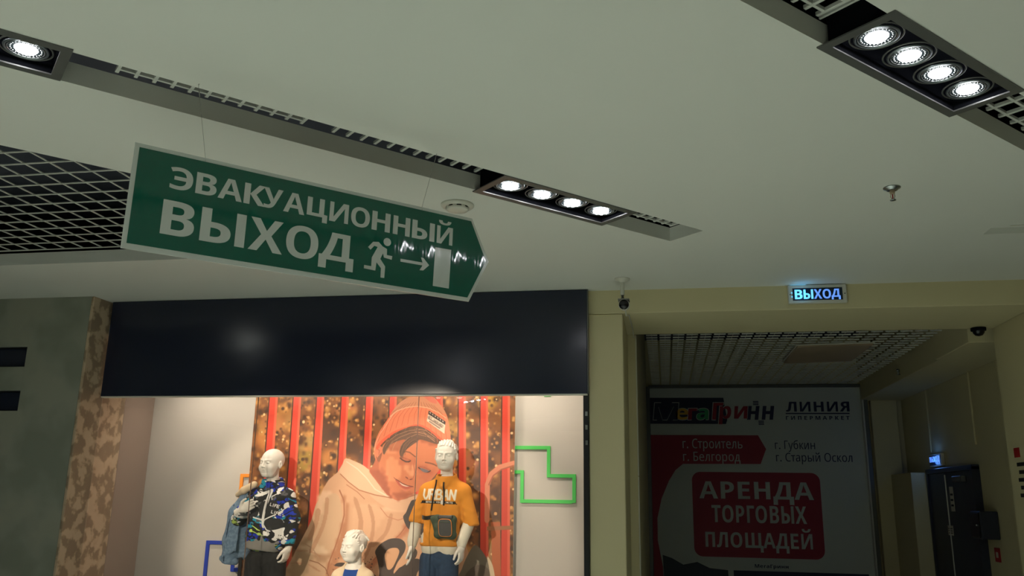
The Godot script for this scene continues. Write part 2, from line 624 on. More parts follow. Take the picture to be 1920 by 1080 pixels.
	mat("cotton_grey", Color(0.52, 0.51, 0.49), 0.95)
	mat("cotton_blue", Color(0.07, 0.24, 0.52), 0.9)
	mat("cord_black", Color(0.10, 0.08, 0.07), 0.8)
	mat("bag_green", Color(0.22, 0.28, 0.21), 0.7)
	mat("bag_black", Color(0.07, 0.08, 0.08), 0.4)
	mat("bag_orange", Color(0.88, 0.52, 0.16), 0.6)
	mat("fleece_cream", Color(0.82, 0.74, 0.62), 1.0)
	for w in [["denim_dark", 0.12, 0.20, 0.31, 0.17, 0.26, 0.37], ["denim_light", 0.36, 0.45, 0.54, 0.44, 0.53, 0.61], ["trouser_black", 0.07, 0.07, 0.075, 0.15, 0.15, 0.155]]:
		var m := mat(w[0], Color(1, 1, 1), 0.9)
		tripl(m, noise_tex(0.03, [Color(w[1], w[2], w[3]), Color(w[4], w[5], w[6])], [0.35, 0.65], 256, 21, 4), 5.0, false)
	mat("leather_white", Color(0.8, 0.79, 0.76), 0.5)

# a wall made of one box
func wall(called: String, lo: Vector3, hi: Vector3, m: Material, label: String, category := "wall") -> MeshInstance3D:
	return struct(called, box_mesh(lo, hi, 0.004), m, label, category)

func clip_half(poly: PackedVector2Array, o: Vector2, n: Vector2) -> PackedVector2Array:
	# keep the side where (p - o).n <= 0
	var out := PackedVector2Array()
	for k in poly.size():
		var a := poly[k]; var b := poly[(k + 1) % poly.size()]
		var da := (a - o).dot(n); var db := (b - o).dot(n)
		if da <= 0.0: out.append(a)
		if (da < 0.0 and db > 0.0) or (da > 0.0 and db < 0.0): out.append(a.lerp(b, da / (da - db)))
	return out

func strip(n0: float, n1: float, s0 := -20.0, s1 := 20.0) -> PackedVector2Array:
	var hall := PackedVector2Array([Vector2(-8, -5.06), Vector2(4.5, -5.06), Vector2(4.5, 6), Vector2(-8, 6)])
	var n := Vector2(NDIR.x, NDIR.z); var s := Vector2(SDIR.x, SDIR.z)
	hall = clip_half(hall, n * n1, n); hall = clip_half(hall, n * n0, -n)
	hall = clip_half(hall, s * s1, s); hall = clip_half(hall, s * s0, -s)
	return hall

const SLOTS := [[-2.79, -2.575, -6.5, 2.96], [-1.222, -1.029, -6.5, 3.25], [0.32, 0.53, -6.5, 3.0]]
func shell() -> void:
	# plasterboard ceiling with the slots, the lattice bay and the hatch left open
	var polys := []
	var edge := -3.5
	var a := clip_half(strip(-20, edge), Vector2(0, -4.073), Vector2(0, 1))
	polys.append(a)
	var far := clip_half(strip(-20, edge), Vector2(-5.0, 0), Vector2(1, 0))
	polys.append(clip_half(far, Vector2(0, -4.073), Vector2(0, -1)))
	for sl in SLOTS:
		polys.append(strip(edge, sl[0]))
		polys.append(strip(sl[0], sl[1], sl[3], 20.0))
		polys.append(strip(sl[0], sl[1], -20.0, sl[2]))
		edge = sl[1]
	polys.append(strip(edge, 20))
	var hatch := PackedVector2Array([Vector2(1.52, -4.14), Vector2(2.12, -4.14), Vector2(2.12, -3.54), Vector2(1.52, -3.54)])
	var st := new_st()
	var xf := Transform3D(Basis(Vector3.RIGHT, Vector3.BACK, Vector3.DOWN), Vector3(0, CEIL, 0))
	for p in polys:
		if p.size() < 3: continue
		for q in Geometry2D.clip_polygons(p, hatch):
			ext(st, q, -0.07, 0.0, xf)
	struct("ceiling", fin(st), M.ceiling_paint, "pale plasterboard ceiling with long diagonal lighting slots", "ceiling")
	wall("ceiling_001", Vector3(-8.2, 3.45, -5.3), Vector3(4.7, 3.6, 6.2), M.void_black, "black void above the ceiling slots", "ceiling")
	# hatch lid, set back a little
	var h := thing("access_hatch", "square access hatch panel set into the ceiling near the cream beam", "hatch", Vector3(1.82, CEIL + 0.03, -3.84))
	part(h, "panel", box_mesh(Vector3(-0.305, 0, -0.305), Vector3(0.305, 0.02, 0.305)), M.ceiling_paint)
	part(h, "latch", box_mesh(Vector3(-0.012, -0.006, -0.035), Vector3(0.012, 0.0, 0.035)), M.fixture_grey, Vector3(-0.09, 0, 0.06))
	part(h, "hinge", box_mesh(Vector3(-0.14, -0.004, -0.006), Vector3(0.14, 0.0, 0.006)), M.plastic_white, Vector3(-0.05, 0, -0.27))
	# hall
	wall("floor", Vector3(-8.2, FLOOR_Y - 0.1, -9.6), Vector3(4.7, FLOOR_Y, 6.2), M.floor_stone, "pale stone floor of the hall", "floor")
	wall("wall_back", Vector3(-8.2, FLOOR_Y, 6.0), Vector3(4.7, 3.45, 6.2), M.cream_paint, "cream wall closing the hall opposite the shop front")
	wall("wall_left", Vector3(-8.2, FLOOR_Y, -5.2), Vector3(-8.0, 3.45, 6.0), M.plaster_grey, "grey plaster wall closing the hall beyond the lattice bay")
	wall("wall_right", Vector3(4.5, FLOOR_Y, -5.8), Vector3(4.7, 3.45, 6.0), M.cream_paint, "cream wall closing the hall beyond the notice pier")
	# grey plaster wall with two dark vents
	var st2 := new_st()
	var z0 := -5.2; var z1 := -4.84
	for r in [[-8.0, FLOOR_Y, -4.125, 2.098], [-4.125, FLOOR_Y, -3.70, CEIL], [-8.0, 2.229, -4.125, 2.386], [-8.0, 2.519, -4.125, CEIL], [-8.0, 2.098, -5.2, 2.229], [-8.0, 2.386, -5.2, 2.519]]:
		cbox(st2, Vector3(r[0], r[1], z0), Vector3(r[2], r[3], z1), 0.0002)
	struct("wall_front", fin(st2), M.plaster_grey, "grey green mottled plaster wall left of the shop front", "wall")
	for y in [[2.098, 2.229, "lower"], [2.386, 2.519, "upper"]]:
		var v := thing("wall_vent", "%s dark rectangular vent let into the grey plaster wall" % y[2], "vent", Vector3(-4.66, y[0], -4.90))
		part(v, "panel", box_mesh(Vector3(-0.535, 0.001, 0), Vector3(0.533, y[1] - y[0] - 0.001, 0.012)), M.panel_navy)
		for k in 2:
			part(v, "lip", box_mesh(Vector3(-0.535, 0.001 if k == 0 else y[1] - y[0] - 0.007, 0.012), Vector3(0.533, 0.007 if k == 0 else y[1] - y[0] - 0.001, 0.05)), M.black_frame)
	wall("trim_1", Vector3(-3.70, FLOOR_Y, -5.305), Vector3(-3.68, CEIL, -4.838), M.plaster_beige, "beige mottled plaster return beside the shop window", "wall")
	wall("trim_2", Vector3(-3.70, FLOOR_Y, -5.65), Vector3(-3.68, 2.62, -5.305), M.taupe, "plain taupe side wall inside the shop window", "wall")
	# cream beam, pillar and pier of the corridor mouth
	wall("trim_3", Vector3(-0.44, 2.705, -5.755), Vector3(4.5, CEIL + 0.05, -5.055), M.cream_paint, "long cream beam over the dark corridor mouth", "beam")
	wall("trim_4", Vector3(-0.436, FLOOR_Y, -5.755), Vector3(-0.228, 2.703, -5.062), M.cream_paint, "cream pillar between the shop window and the corridor", "pillar")
	wall("wall_pier", Vector3(2.095, FLOOR_Y, -5.755), Vector3(4.5, 2.705, -5.055), M.cream_paint, "cream pier wall carrying a paper notice beside the corridor", "wall")

func slot_node(called: String, label: String, s: float, n: float, group := "", y := CEIL) -> Node3D:
	return thing(called, label, "ceiling grid" if called == "slot_grid" else "ceiling light", SDIR * s + NDIR * n + Vector3.UP * y, atan2(0.718, 0.696), group)

func slots() -> void:
	# short lattice panels lying in the slots; rails along, rungs across
	var G := [
		[0.395, 1.025, -2.68, 0.057, [-0.075, 0.085], 0.10, "ladder-like lattice panel in the slot above the green sign, next to the single visible lamp"],
		[1.15, 1.79, -2.68, 0.0565, [-0.01], 0.10, "ladder-like lattice panel in the slot just before the light box with four clustered lamps"],
		[2.56, 2.95, -2.68, 0.06, [-0.085, 0.08], 0.10, "short lattice panel at the closed end of the lighting slot"],
		[0.62, 1.905, -1.125, 0.057, [-0.065, 0.0, 0.065], 0.09, "wide lattice panel in the slot beside the upper end of the bluish four-lamp box"],
		[2.70, 3.22, -1.125, 0.082, [-0.065, 0.0, 0.065], 0.09, "wide lattice panel in the slot beside the lower end of the bluish four-lamp box"]]
	for g in G:
		var c: float = (g[0] + g[1]) * 0.5
		var o := slot_node("slot_grid", g[6], c, g[2], "lattice panels in the ceiling slots", CEIL + 0.072)
		var half: float = (g[1] - g[0]) * 0.5
		var rail := box_mesh(Vector3(-half, 0, -0.005), Vector3(half, 0.012, 0.005), 0.001)
		for r in g[4]:
			part(o, "rail", rail, M.lattice, Vector3(0, 0.001, r))
		var rung := box_mesh(Vector3(-0.006, 0, -g[5]), Vector3(0.006, 0.012, g[5]), 0.001)
		var cnt := int(round((g[1] - g[0]) / g[3]))
		for k in cnt + 1:
			part(o, "rung", rung, M.lattice, Vector3(-half + 2.0 * half * k / cnt, 0, 0))
	var bar := slot_node("slot_bar", "thin metal bar across the dark slot beside the bluish four-lamp box", 1.925, -1.125, "", CEIL + 0.072)
	bar.set_meta("category", "bar")
	part(bar, "bar", box_mesh(Vector3(-0.004, 0, -0.095), Vector3(0.004, 0.01, 0.095), 0.001), M.lattice)

func grid_ceiling() -> void:
	var o := thing("lattice_ceiling", "open square lattice ceiling over a black void in the triangular bay", "lattice", Vector3(-3.0, 2.93, -4.073))
	var p := 0.1165
	for i in range(0, 36):
		var z := -4.06 + i * p
		var xe := (-3.5 - 0.696 * z) / 0.718
		if xe > -4.95 and z < 0.1:
			part(o, "slat", box_mesh(Vector3(-4.99, 0, -0.0035), Vector3(xe + 0.12, 0.006, 0.0035), 0.001), M.lattice, Vector3(3.0, 0, z + 4.073))
	for i in range(0, 35):
		var x := -4.96 + i * p
		var ze := (-3.5 - 0.718 * x) / 0.696
		if ze > -4.05:
			part(o, "slat", box_mesh(Vector3(-0.0035, 0, -4.07), Vector3(0.0035, 0.006, ze + 0.12), 0.001), M.lattice, Vector3(x + 3.0, 0.0062, 4.073))

func flat_print(parent: Node, called: String, flat: Array, z0: float, z1: float, m: Material) -> MeshInstance3D:
	return part(parent, called, ext_mesh(pv(flat), z0, z1), m)

func corridor() -> void:
	# shell
	wall("floor_001", Vector3(-0.17, FLOOR_Y, -9.19), Vector3(2.39, FLOOR_Y + 0.012, -5.76), M.cotton_grey, "grey layer added on the unseen corridor floor to cut bounce light", "floor")  # added unseen layer; its grey cuts the light bounced up onto the banner
	wall("wall_corridor_left", Vector3(-0.40, FLOOR_Y, -9.4), Vector3(-0.175, 3.3, -5.76), M.cream_paint, "left wall of the dark corridor")
	wall("wall_corridor_end", Vector3(-0.40, FLOOR_Y, -9.4), Vector3(2.6, 3.3, -9.2), M.cream_paint, "end wall of the dark corridor behind the banner")
	wall("wall_corridor_right", Vector3(2.4, FLOOR_Y, -9.2), Vector3(2.6, 3.3, -5.76), M.cream_paint, "right wall of the dark corridor with a door")
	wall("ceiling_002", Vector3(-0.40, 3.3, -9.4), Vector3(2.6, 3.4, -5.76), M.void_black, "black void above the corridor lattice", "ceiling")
	wall("wall_header", Vector3(-0.40, CEIL, -5.80), Vector3(2.6, 3.3, -5.757), M.cream_paint, "header over the corridor mouth above the beam")
	wall("trim_5", Vector3(2.0, 2.63, -9.19), Vector3(2.398, 3.29, -6.52), M.cream_paint, "boxed bulkhead along the right of the corridor ceiling", "bulkhead")
	wall("trim_6", Vector3(1.965, 2.625, -6.52), Vector3(2.398, 3.29, -5.81), M.cream_paint, "nearer boxed bulkhead section at the corridor mouth", "bulkhead")
	wall("trim_7", Vector3(2.09, FLOOR_Y, -9.195), Vector3(2.34, 2.628, -9.13), M.cream_paint, "pale pilaster to the right of the corridor banner", "pilaster")
	wall("trim_8", Vector3(2.222, FLOOR_Y, -9.12), Vector3(2.397, 1.885, -8.42), M.cream_paint, "pale boxed casing beside the dark door", "casing")
	# cable trunking at the left jamb
	var tr := thing("cable_trunking", "pale vertical cable trunking at the corridor's left jamb", "trunking", Vector3(-0.2, FLOOR_Y, -5.775))
	for k in 3:
		part(tr, "cover", box_mesh(Vector3(-0.02, k * 0.952 + 0.001, -0.02), Vector3(0.032, (k + 1) * 0.952 - 0.003, 0.012), 0.003), M.plastic_white)
	# lattice
	var lat := thing("corridor_lattice", "dark metal lattice ceiling inside the corridor", "lattice", Vector3(0.9, 2.8, -7.5))
	# each slat is cut at the joints of the 100 mm cells; thin carriers run above
	var cs := new_st()
	for k in 21:
		cbox(cs, Vector3(-1.012 + k * 0.1, 0, -0.004), Vector3(-0.928 + k * 0.1, 0.009, 0.004), 0.0008)
	var cross := fin(cs)
	for k in 34:
		part(lat, "slat", cross, M.lattice, Vector3(0, 0, 1.69 - k * 0.1))
	var along := box_mesh(Vector3(-0.0015, 0, -1.68), Vector3(0.0015, 0.003, 1.72), 0.0004)
	for k in 22:
		part(lat, "carrier", along, M.lattice, Vector3(-0.97 + k * 0.1, 0.0095, 0))
	var lp := thing("ceiling_panel", "unlit beige square ceiling panel hanging a little loose in the corridor lattice", "panel", Vector3(1.32, 2.775, -7.13))
	part(lp, "plate", box_mesh(Vector3(-0.28, 0, -0.40), Vector3(0.28, 0.018, 0.40), 0.004), M.panel_beige)
	part(lp, "frame", box_mesh(Vector3(-0.29, 0.012, -0.41), Vector3(0.29, 0.024, 0.41), 0.003), M.plastic_white)
	lp.rotation.z = 0.02
	# banner
	var b := thing("rental_banner", "dark lit vinyl banner offering retail space, red box and two logos", "banner", Vector3(0, 0, -9.15))
	var sheet := new_st()
	# slightly rippled vinyl
	for k in 44:
		var xa := -0.19 + k * 0.05; var xb := xa + 0.05
		var za := 0.004 * sin(xa * 9.0) * 0.4; var zb := 0.004 * sin(xb * 9.0) * 0.4
		quad(sheet, Vector3(xa, 0.3, za), Vector3(xb, 0.3, zb), Vector3(xb, 2.765, zb), Vector3(xa, 2.765, za), Vector3.BACK)
		quad(sheet, Vector3(xa, 0.3, za - 0.006), Vector3(xb, 0.3, zb - 0.006), Vector3(xb, 2.765, zb - 0.006), Vector3(xa, 2.765, za - 0.006), Vector3.FORWARD)
	part(b, "sheet", fin(sheet), M.banner_white)
	var e0 := 0.002; var e1 := 0.004; var e2 := 0.006; var e3 := 0.008
	flat_print(b, "logo_band", [-0.185, 2.39, 0.645, 2.388, 0.66, 2.43, 0.629, 2.662, -0.185, 2.665], e0, e1, M.banner_blue)
	flat_print(b, "city_band", [-0.188, 0.3, -0.02, 0.3, -0.045, 0.95, -0.09, 1.2, -0.088, 1.42, -0.04, 1.62, 0.04, 1.80, 0.11, 1.91, 0.19, 1.975, 0.974, 1.98, 1.036, 2.131, 0.963, 2.272, -0.188, 2.272], e0, e1, M.banner_red)
	var rb := []
	for c in [[0.30, 1.08], [1.52, 1.08], [1.52, 1.87], [0.30, 1.87]]:
		var k := rb.size() / 14
		for j in 7:
			var an := PI + PI * 0.5 * k + PI * 0.5 * j / 6.0
			var cx: float = c[0] + (0.06 if c[0] < 1.0 else -0.06); var cy: float = c[1] + (0.06 if c[1] < 1.5 else -0.06)
			rb.append_array([cx + cos(an) * 0.085, cy + sin(an) * 0.085])
	flat_print(b, "offer_box", rb, e0, e1, M.banner_red)
	var T := [["АРЕНДА", 0.345, 1.575, 1.475, 1.80, M.banner_white, true], ["ТОРГОВЫХ", 0.462, 1.392, 1.394, 1.565, M.banner_white, true], ["ПЛОЩАДЕЙ", 0.389, 1.105, 1.434, 1.345, M.banner_white, true],
		["г. Строитель", 0.192, 2.105, 0.801, 2.235, M.banner_white, false], ["г. Белгород", 0.193, 1.975, 0.773, 2.10, M.banner_white, false], ["г. Губкин", 1.126, 2.105, 1.521, 2.225, M.banner_navy, false], ["г. Старый Оскол", 1.13, 1.98, 1.874, 2.10, M.banner_navy, false],
		["ЛИНИЯ", 1.258, 2.515, 1.885, 2.617, M.banner_navy, true], ["Г И П Е Р М А Р К Е Т", 1.252, 2.432, 1.878, 2.470, M.banner_navy, true], ["МегаГринн", 0.863, 0.95, 1.188, 0.995, M.banner_navy, true]]
	for t in T:
		part(b, "lettering", text_mesh(t[0], t[1], t[2], t[3], t[4], 0.002, t[6]), t[5], Vector3(0, 0, e1))
	part(b, "rule", box_mesh(Vector3(1.252, 2.490, e0), Vector3(1.882, 2.502, e1), 0.0003), M.banner_navy)
	# two-tone name: outlined first half, red and navy second half
	for h in [[M.banner_white, 0.006, e1], [M.banner_blue, 0.0, e2]]:
		var g: float = h[1]
		part(b, "lettering", text_mesh("М", -0.105 - g, 2.432 - g, 0.145 + g, 2.61 + g, 0.0015, true, 0.02), h[0], Vector3(0, 0, h[2]))
		part(b, "lettering", text_mesh("е", 0.125 - g, 2.432 - g, 0.255 + g, 2.55 + g, 0.0015, true, 0.01), M.banner_yellow if g == 0.0 else h[0], Vector3(0, 0, h[2]))
		part(b, "lettering", text_mesh("г", 0.255 - g, 2.432 - g, 0.345 + g, 2.55 + g, 0.0015, true, 0.01), M.banner_red if g == 0.0 else h[0], Vector3(0, 0, h[2]))
		part(b, "lettering", text_mesh("а", 0.345 - g, 2.432 - g, 0.465 + g, 2.55 + g, 0.0015, true, 0.01), M.banner_green if g == 0.0 else h[0], Vector3(0, 0, h[2]))
		part(b, "lettering", text_mesh("Г", 0.505 - g, 2.432 - g, 0.61 + g, 2.61 + g, 0.0015, true, 0.02), M.banner_red if g == 0.0 else h[0], Vector3(0, 0, h[2]))
		part(b, "lettering", text_mesh("ри", 0.57 - g, (2.385 if g == 0.0 else 2.382), 0.855 + g, 2.575 + g, 0.0015, true, 0.02), M.banner_red if g == 0.0 else h[0], Vector3(0, 0, h[2]))
	part(b, "lettering", text_mesh("нн", 0.86, 2.432, 1.122, 2.575, 0.0015, true, 0.02), M.banner_navy, Vector3(0, 0, e1))
	for k in 3:
		part(b, "flag_bar", box_mesh(Vector3(0.93, 2.585 + k * 0.016, e0), Vector3(0.985, 2.595 + k * 0.016, e1), 0.0003), M.banner_navy)
		part(b, "flag_bar", box_mesh(Vector3(0.975, 2.412 - k * 0.016, e0), Vector3(1.03, 2.422 - k * 0.016, e1), 0.0003), M.banner_navy)
	part(b, "base_bar", box_mesh(Vector3(0.654, 0.84, e0), Vector3(1.941, 0.93, e1), 0.0003), M.banner_navy)
	flat_print(b, "mall_picture", [-0.02, 0.4, 0.62, 0.4, 0.60, 0.93, 0.42, 0.945, 0.30, 1.0, 0.16, 0.97, 0.05, 1.03, -0.045, 1.06, -0.04, 0.95], e0, e1, M.banner_photo)
	# glazing posts beside the banner
	var fr := thing("partition_frame", "dark metal frame of the partition round the banner", "frame", Vector3(0.9, FLOOR_Y, -9.14))
	for x in [-1.065, 1.13]:
		part(fr, "post", box_mesh(Vector3(x - 0.028, 0, -0.03), Vector3(x + 0.028, 2.93, 0.03), 0.004), M.fixture_grey)
	part(fr, "post", box_mesh(Vector3(1.10, 0, -0.02), Vector3(1.115, 2.93, 0.05), 0.002), M.lattice)
	part(fr, "head", box_mesh(Vector3(-1.05, 2.915, -0.03), Vector3(1.10, 2.945, 0.03), 0.004), M.fixture_grey)
	# door on the right wall
	var d := thing("door_1", "dark double door with notices under a small blue exit light", "door", Vector3(2.4, FLOOR_Y, -7.785))
	d.set_meta("kind", "structure")
	for k in 2:
		part(d, "leaf", box_mesh(Vector3(-0.045, 0.01, -0.565 if k == 0 else -0.1), Vector3(-0.012, 2.02, -0.105 if k == 0 else 0.565), 0.004), M.door_dark)
	for z in [-0.585, 0.585]:
		part(d, "jamb", box_mesh(Vector3(-0.06, 0, z - 0.02), Vector3(0, 2.05, z + 0.02), 0.004), M.door_dark)
	part(d, "lintel", box_mesh(Vector3(-0.06, 2.02, -0.605), Vector3(0, 2.06, 0.605), 0.004), M.door_dark)
	part(d, "seal_strip", box_mesh(Vector3(-0.052, 0.02, -0.108), Vector3(-0.04, 2.0, -0.096), 0.001), M.lattice)
	part(d, "closer", box_mesh(Vector3(-0.09, 1.93, 0.20), Vector3(-0.045, 1.98, 0.42), 0.006), M.fixture_grey)
	for q in [[-0.02, 1.70, 0.09, 0.20], [-0.16, 1.504, 0.13, 0.08]]:
		var n := part(d, "notice", box_mesh(Vector3(-0.048, q[1], q[0]), Vector3(-0.0455, q[1] + q[3], q[0] + q[2]), 0.0003), M.paper)
		for k in 3:
			part(n, "print_line", box_mesh(Vector3(-0.0488, q[1] + q[3] * (0.2 + 0.22 * k), q[0] + 0.012), Vector3(-0.048, q[1] + q[3] * (0.28 + 0.22 * k), q[0] + q[2] - 0.012), 0.0002), M.print_black)
	for z in [-8.32, -7.18]:
		wall("trim_9" if z < -8 else "trim_10", Vector3(2.385, 2.06, z - 0.008), Vector3(2.4, 2.63, z + 0.008), M.cream_paint, "narrow upright batten above the %s edge of the dark door" % ("far" if z < -8 else "near"), "batten")
	var x2 := thing("exit_lamp", "small glowing blue exit light above the dark corridor door", "exit light", Vector3(2.397, 1.93, -8.155))
	part(x2, "case", box_mesh(Vector3(-0.03, 0, -0.175), Vector3(0, 0.11, 0.175), 0.005), M.plastic_white)
	part(x2, "plate", box_mesh(Vector3(-0.034, 0.012, -0.155), Vector3(-0.029, 0.098, 0.155), 0.001), M.exit_plate)
	var tx := part(x2, "lettering", text_mesh("ВЫХОД", -0.14, 0.025, 0.14, 0.088, 0.002), M.exit_blue, Vector3(-0.034, 0, 0))
	tx.rotation.y = -PI / 2
	lamp_light(x2, Vector3(-0.06, 0.055, 0), 0.012, Color(0.35, 0.6, 1.0), 0.05)
	var cab := thing("wall_cabinet", "black wall cabinet between the dark door and the notice pier", "cabinet", Vector3(2.39, 1.36, -7.0))
	part(cab, "body", box_mesh(Vector3(-0.12, 0, -0.11), Vector3(0.005, 0.2, 0.10), 0.006), M.door_dark)
	part(cab, "door", box_mesh(Vector3(-0.13, 0.012, -0.10), Vector3(-0.119, 0.188, 0.09), 0.004), M.plastic_dark)
	part(cab, "knob", lathe_mesh([Vector2(0, 0.014), Vector2(0.008, 0.012), Vector2(0.008, 0.0)], 12, Transform3D(Basis(Vector3.BACK, PI / 2), Vector3(-0.13, 0.1, 0.06))), M.chrome)
	var rs := thing("fire_plate", "small red safety plate under the black wall cabinet", "plate", Vector3(2.397, 1.2, -7.0))
	part(rs, "plate", box_mesh(Vector3(-0.006, 0, -0.05), Vector3(0, 0.1, 0.05), 0.001), M.red_sign)
	part(rs, "symbol", box_mesh(Vector3(-0.0075, 0.03, -0.02), Vector3(-0.0058, 0.07, 0.02), 0.0004), M.paper)
	# notice on the pier
	var no := thing("paper_notice", "paper notice with a red heading taped to the cream pier", "notice", Vector3(2.094, 1.48, -5.46))
	part(no, "sheet", box_mesh(Vector3(-0.003, 0.12, -0.19), Vector3(0, 0.47, 0.19), 0.0004), M.cream_paint)
	part(no, "heading", box_mesh(Vector3(-0.0045, 0.405, -0.185), Vector3(-0.0028, 0.462, -0.10), 0.0003), M.red_sign)
	for k in 5:
		part(no, "print_line", box_mesh(Vector3(-0.004, 0.352 - k * 0.045, -0.165 + 0.02 * (k % 2)), Vector3(-0.0028, 0.374 - k * 0.045, 0.12 - 0.03 * (k % 3)), 0.0002), M.print_black)
	var dome := thing("dome_camera", "small black dome camera under the beam at the pier", "camera", Vector3(2.0, 2.703, -5.72))
	part(dome, "base", lathe_mesh([Vector2(0.0, 0.0), Vector2(0.045, 0.0), Vector2(0.045, -0.018), Vector2(0.036, -0.02)], 24), M.fixture_black)
	part(dome, "dome", lathe_mesh([Vector2(0.036, -0.019), Vector2(0.033, -0.034), Vector2(0.022, -0.048), Vector2(0.0, -0.054)], 24), M.plastic_dark)
	var sp := thing("small_sprinkler", "tiny bright sprinkler head on the corridor bulkhead edge", "sprinkler", Vector3(1.985, 2.72, -7.6))
	part(sp, "stem", lathe_mesh([Vector2(0, 0.0), Vector2(0.014, 0.0), Vector2(0.014, -0.02), Vector2(0.007, -0.022), Vector2(0.007, -0.045)], 14), M.chrome)
	part(sp, "deflector", lathe_mesh([Vector2(0, -0.044), Vector2(0.018, -0.045), Vector2(0.018, -0.048), Vector2(0, -0.049)], 14), M.chrome)

func lamp_light(parent: Node3D, at: Vector3, e: float, c: Color, size := 0.04) -> void:
	var l := OmniLight3D.new()
	l.name = "light"
	l.light_color = c
	l.light_energy = e
	l.light_size = size
	l.omni_range = 20.0
	l.omni_attenuation = 2.0
	l.shadow_enabled = true
	l.position = at
	parent.add_child(l, true)

func spot(parent: Node3D, at: Vector3, dir: Vector3, e: float, c: Color, angle: float, size := 0.04, soft := 0.8) -> void:
	var l := SpotLight3D.new()
	l.name = "light"
	l.light_color = c
	l.light_energy = e
	l.light_size = size
	l.spot_range = 20.0
	l.spot_attenuation = 2.0
	l.spot_angle = angle
	l.spot_angle_attenuation = soft
	l.shadow_enabled = true
	var up := Vector3.UP if absf(dir.normalized().y) < 0.95 else Vector3.RIGHT
	l.transform = Transform3D(Basis.looking_at(dir, up), at)
	parent.add_child(l, true)

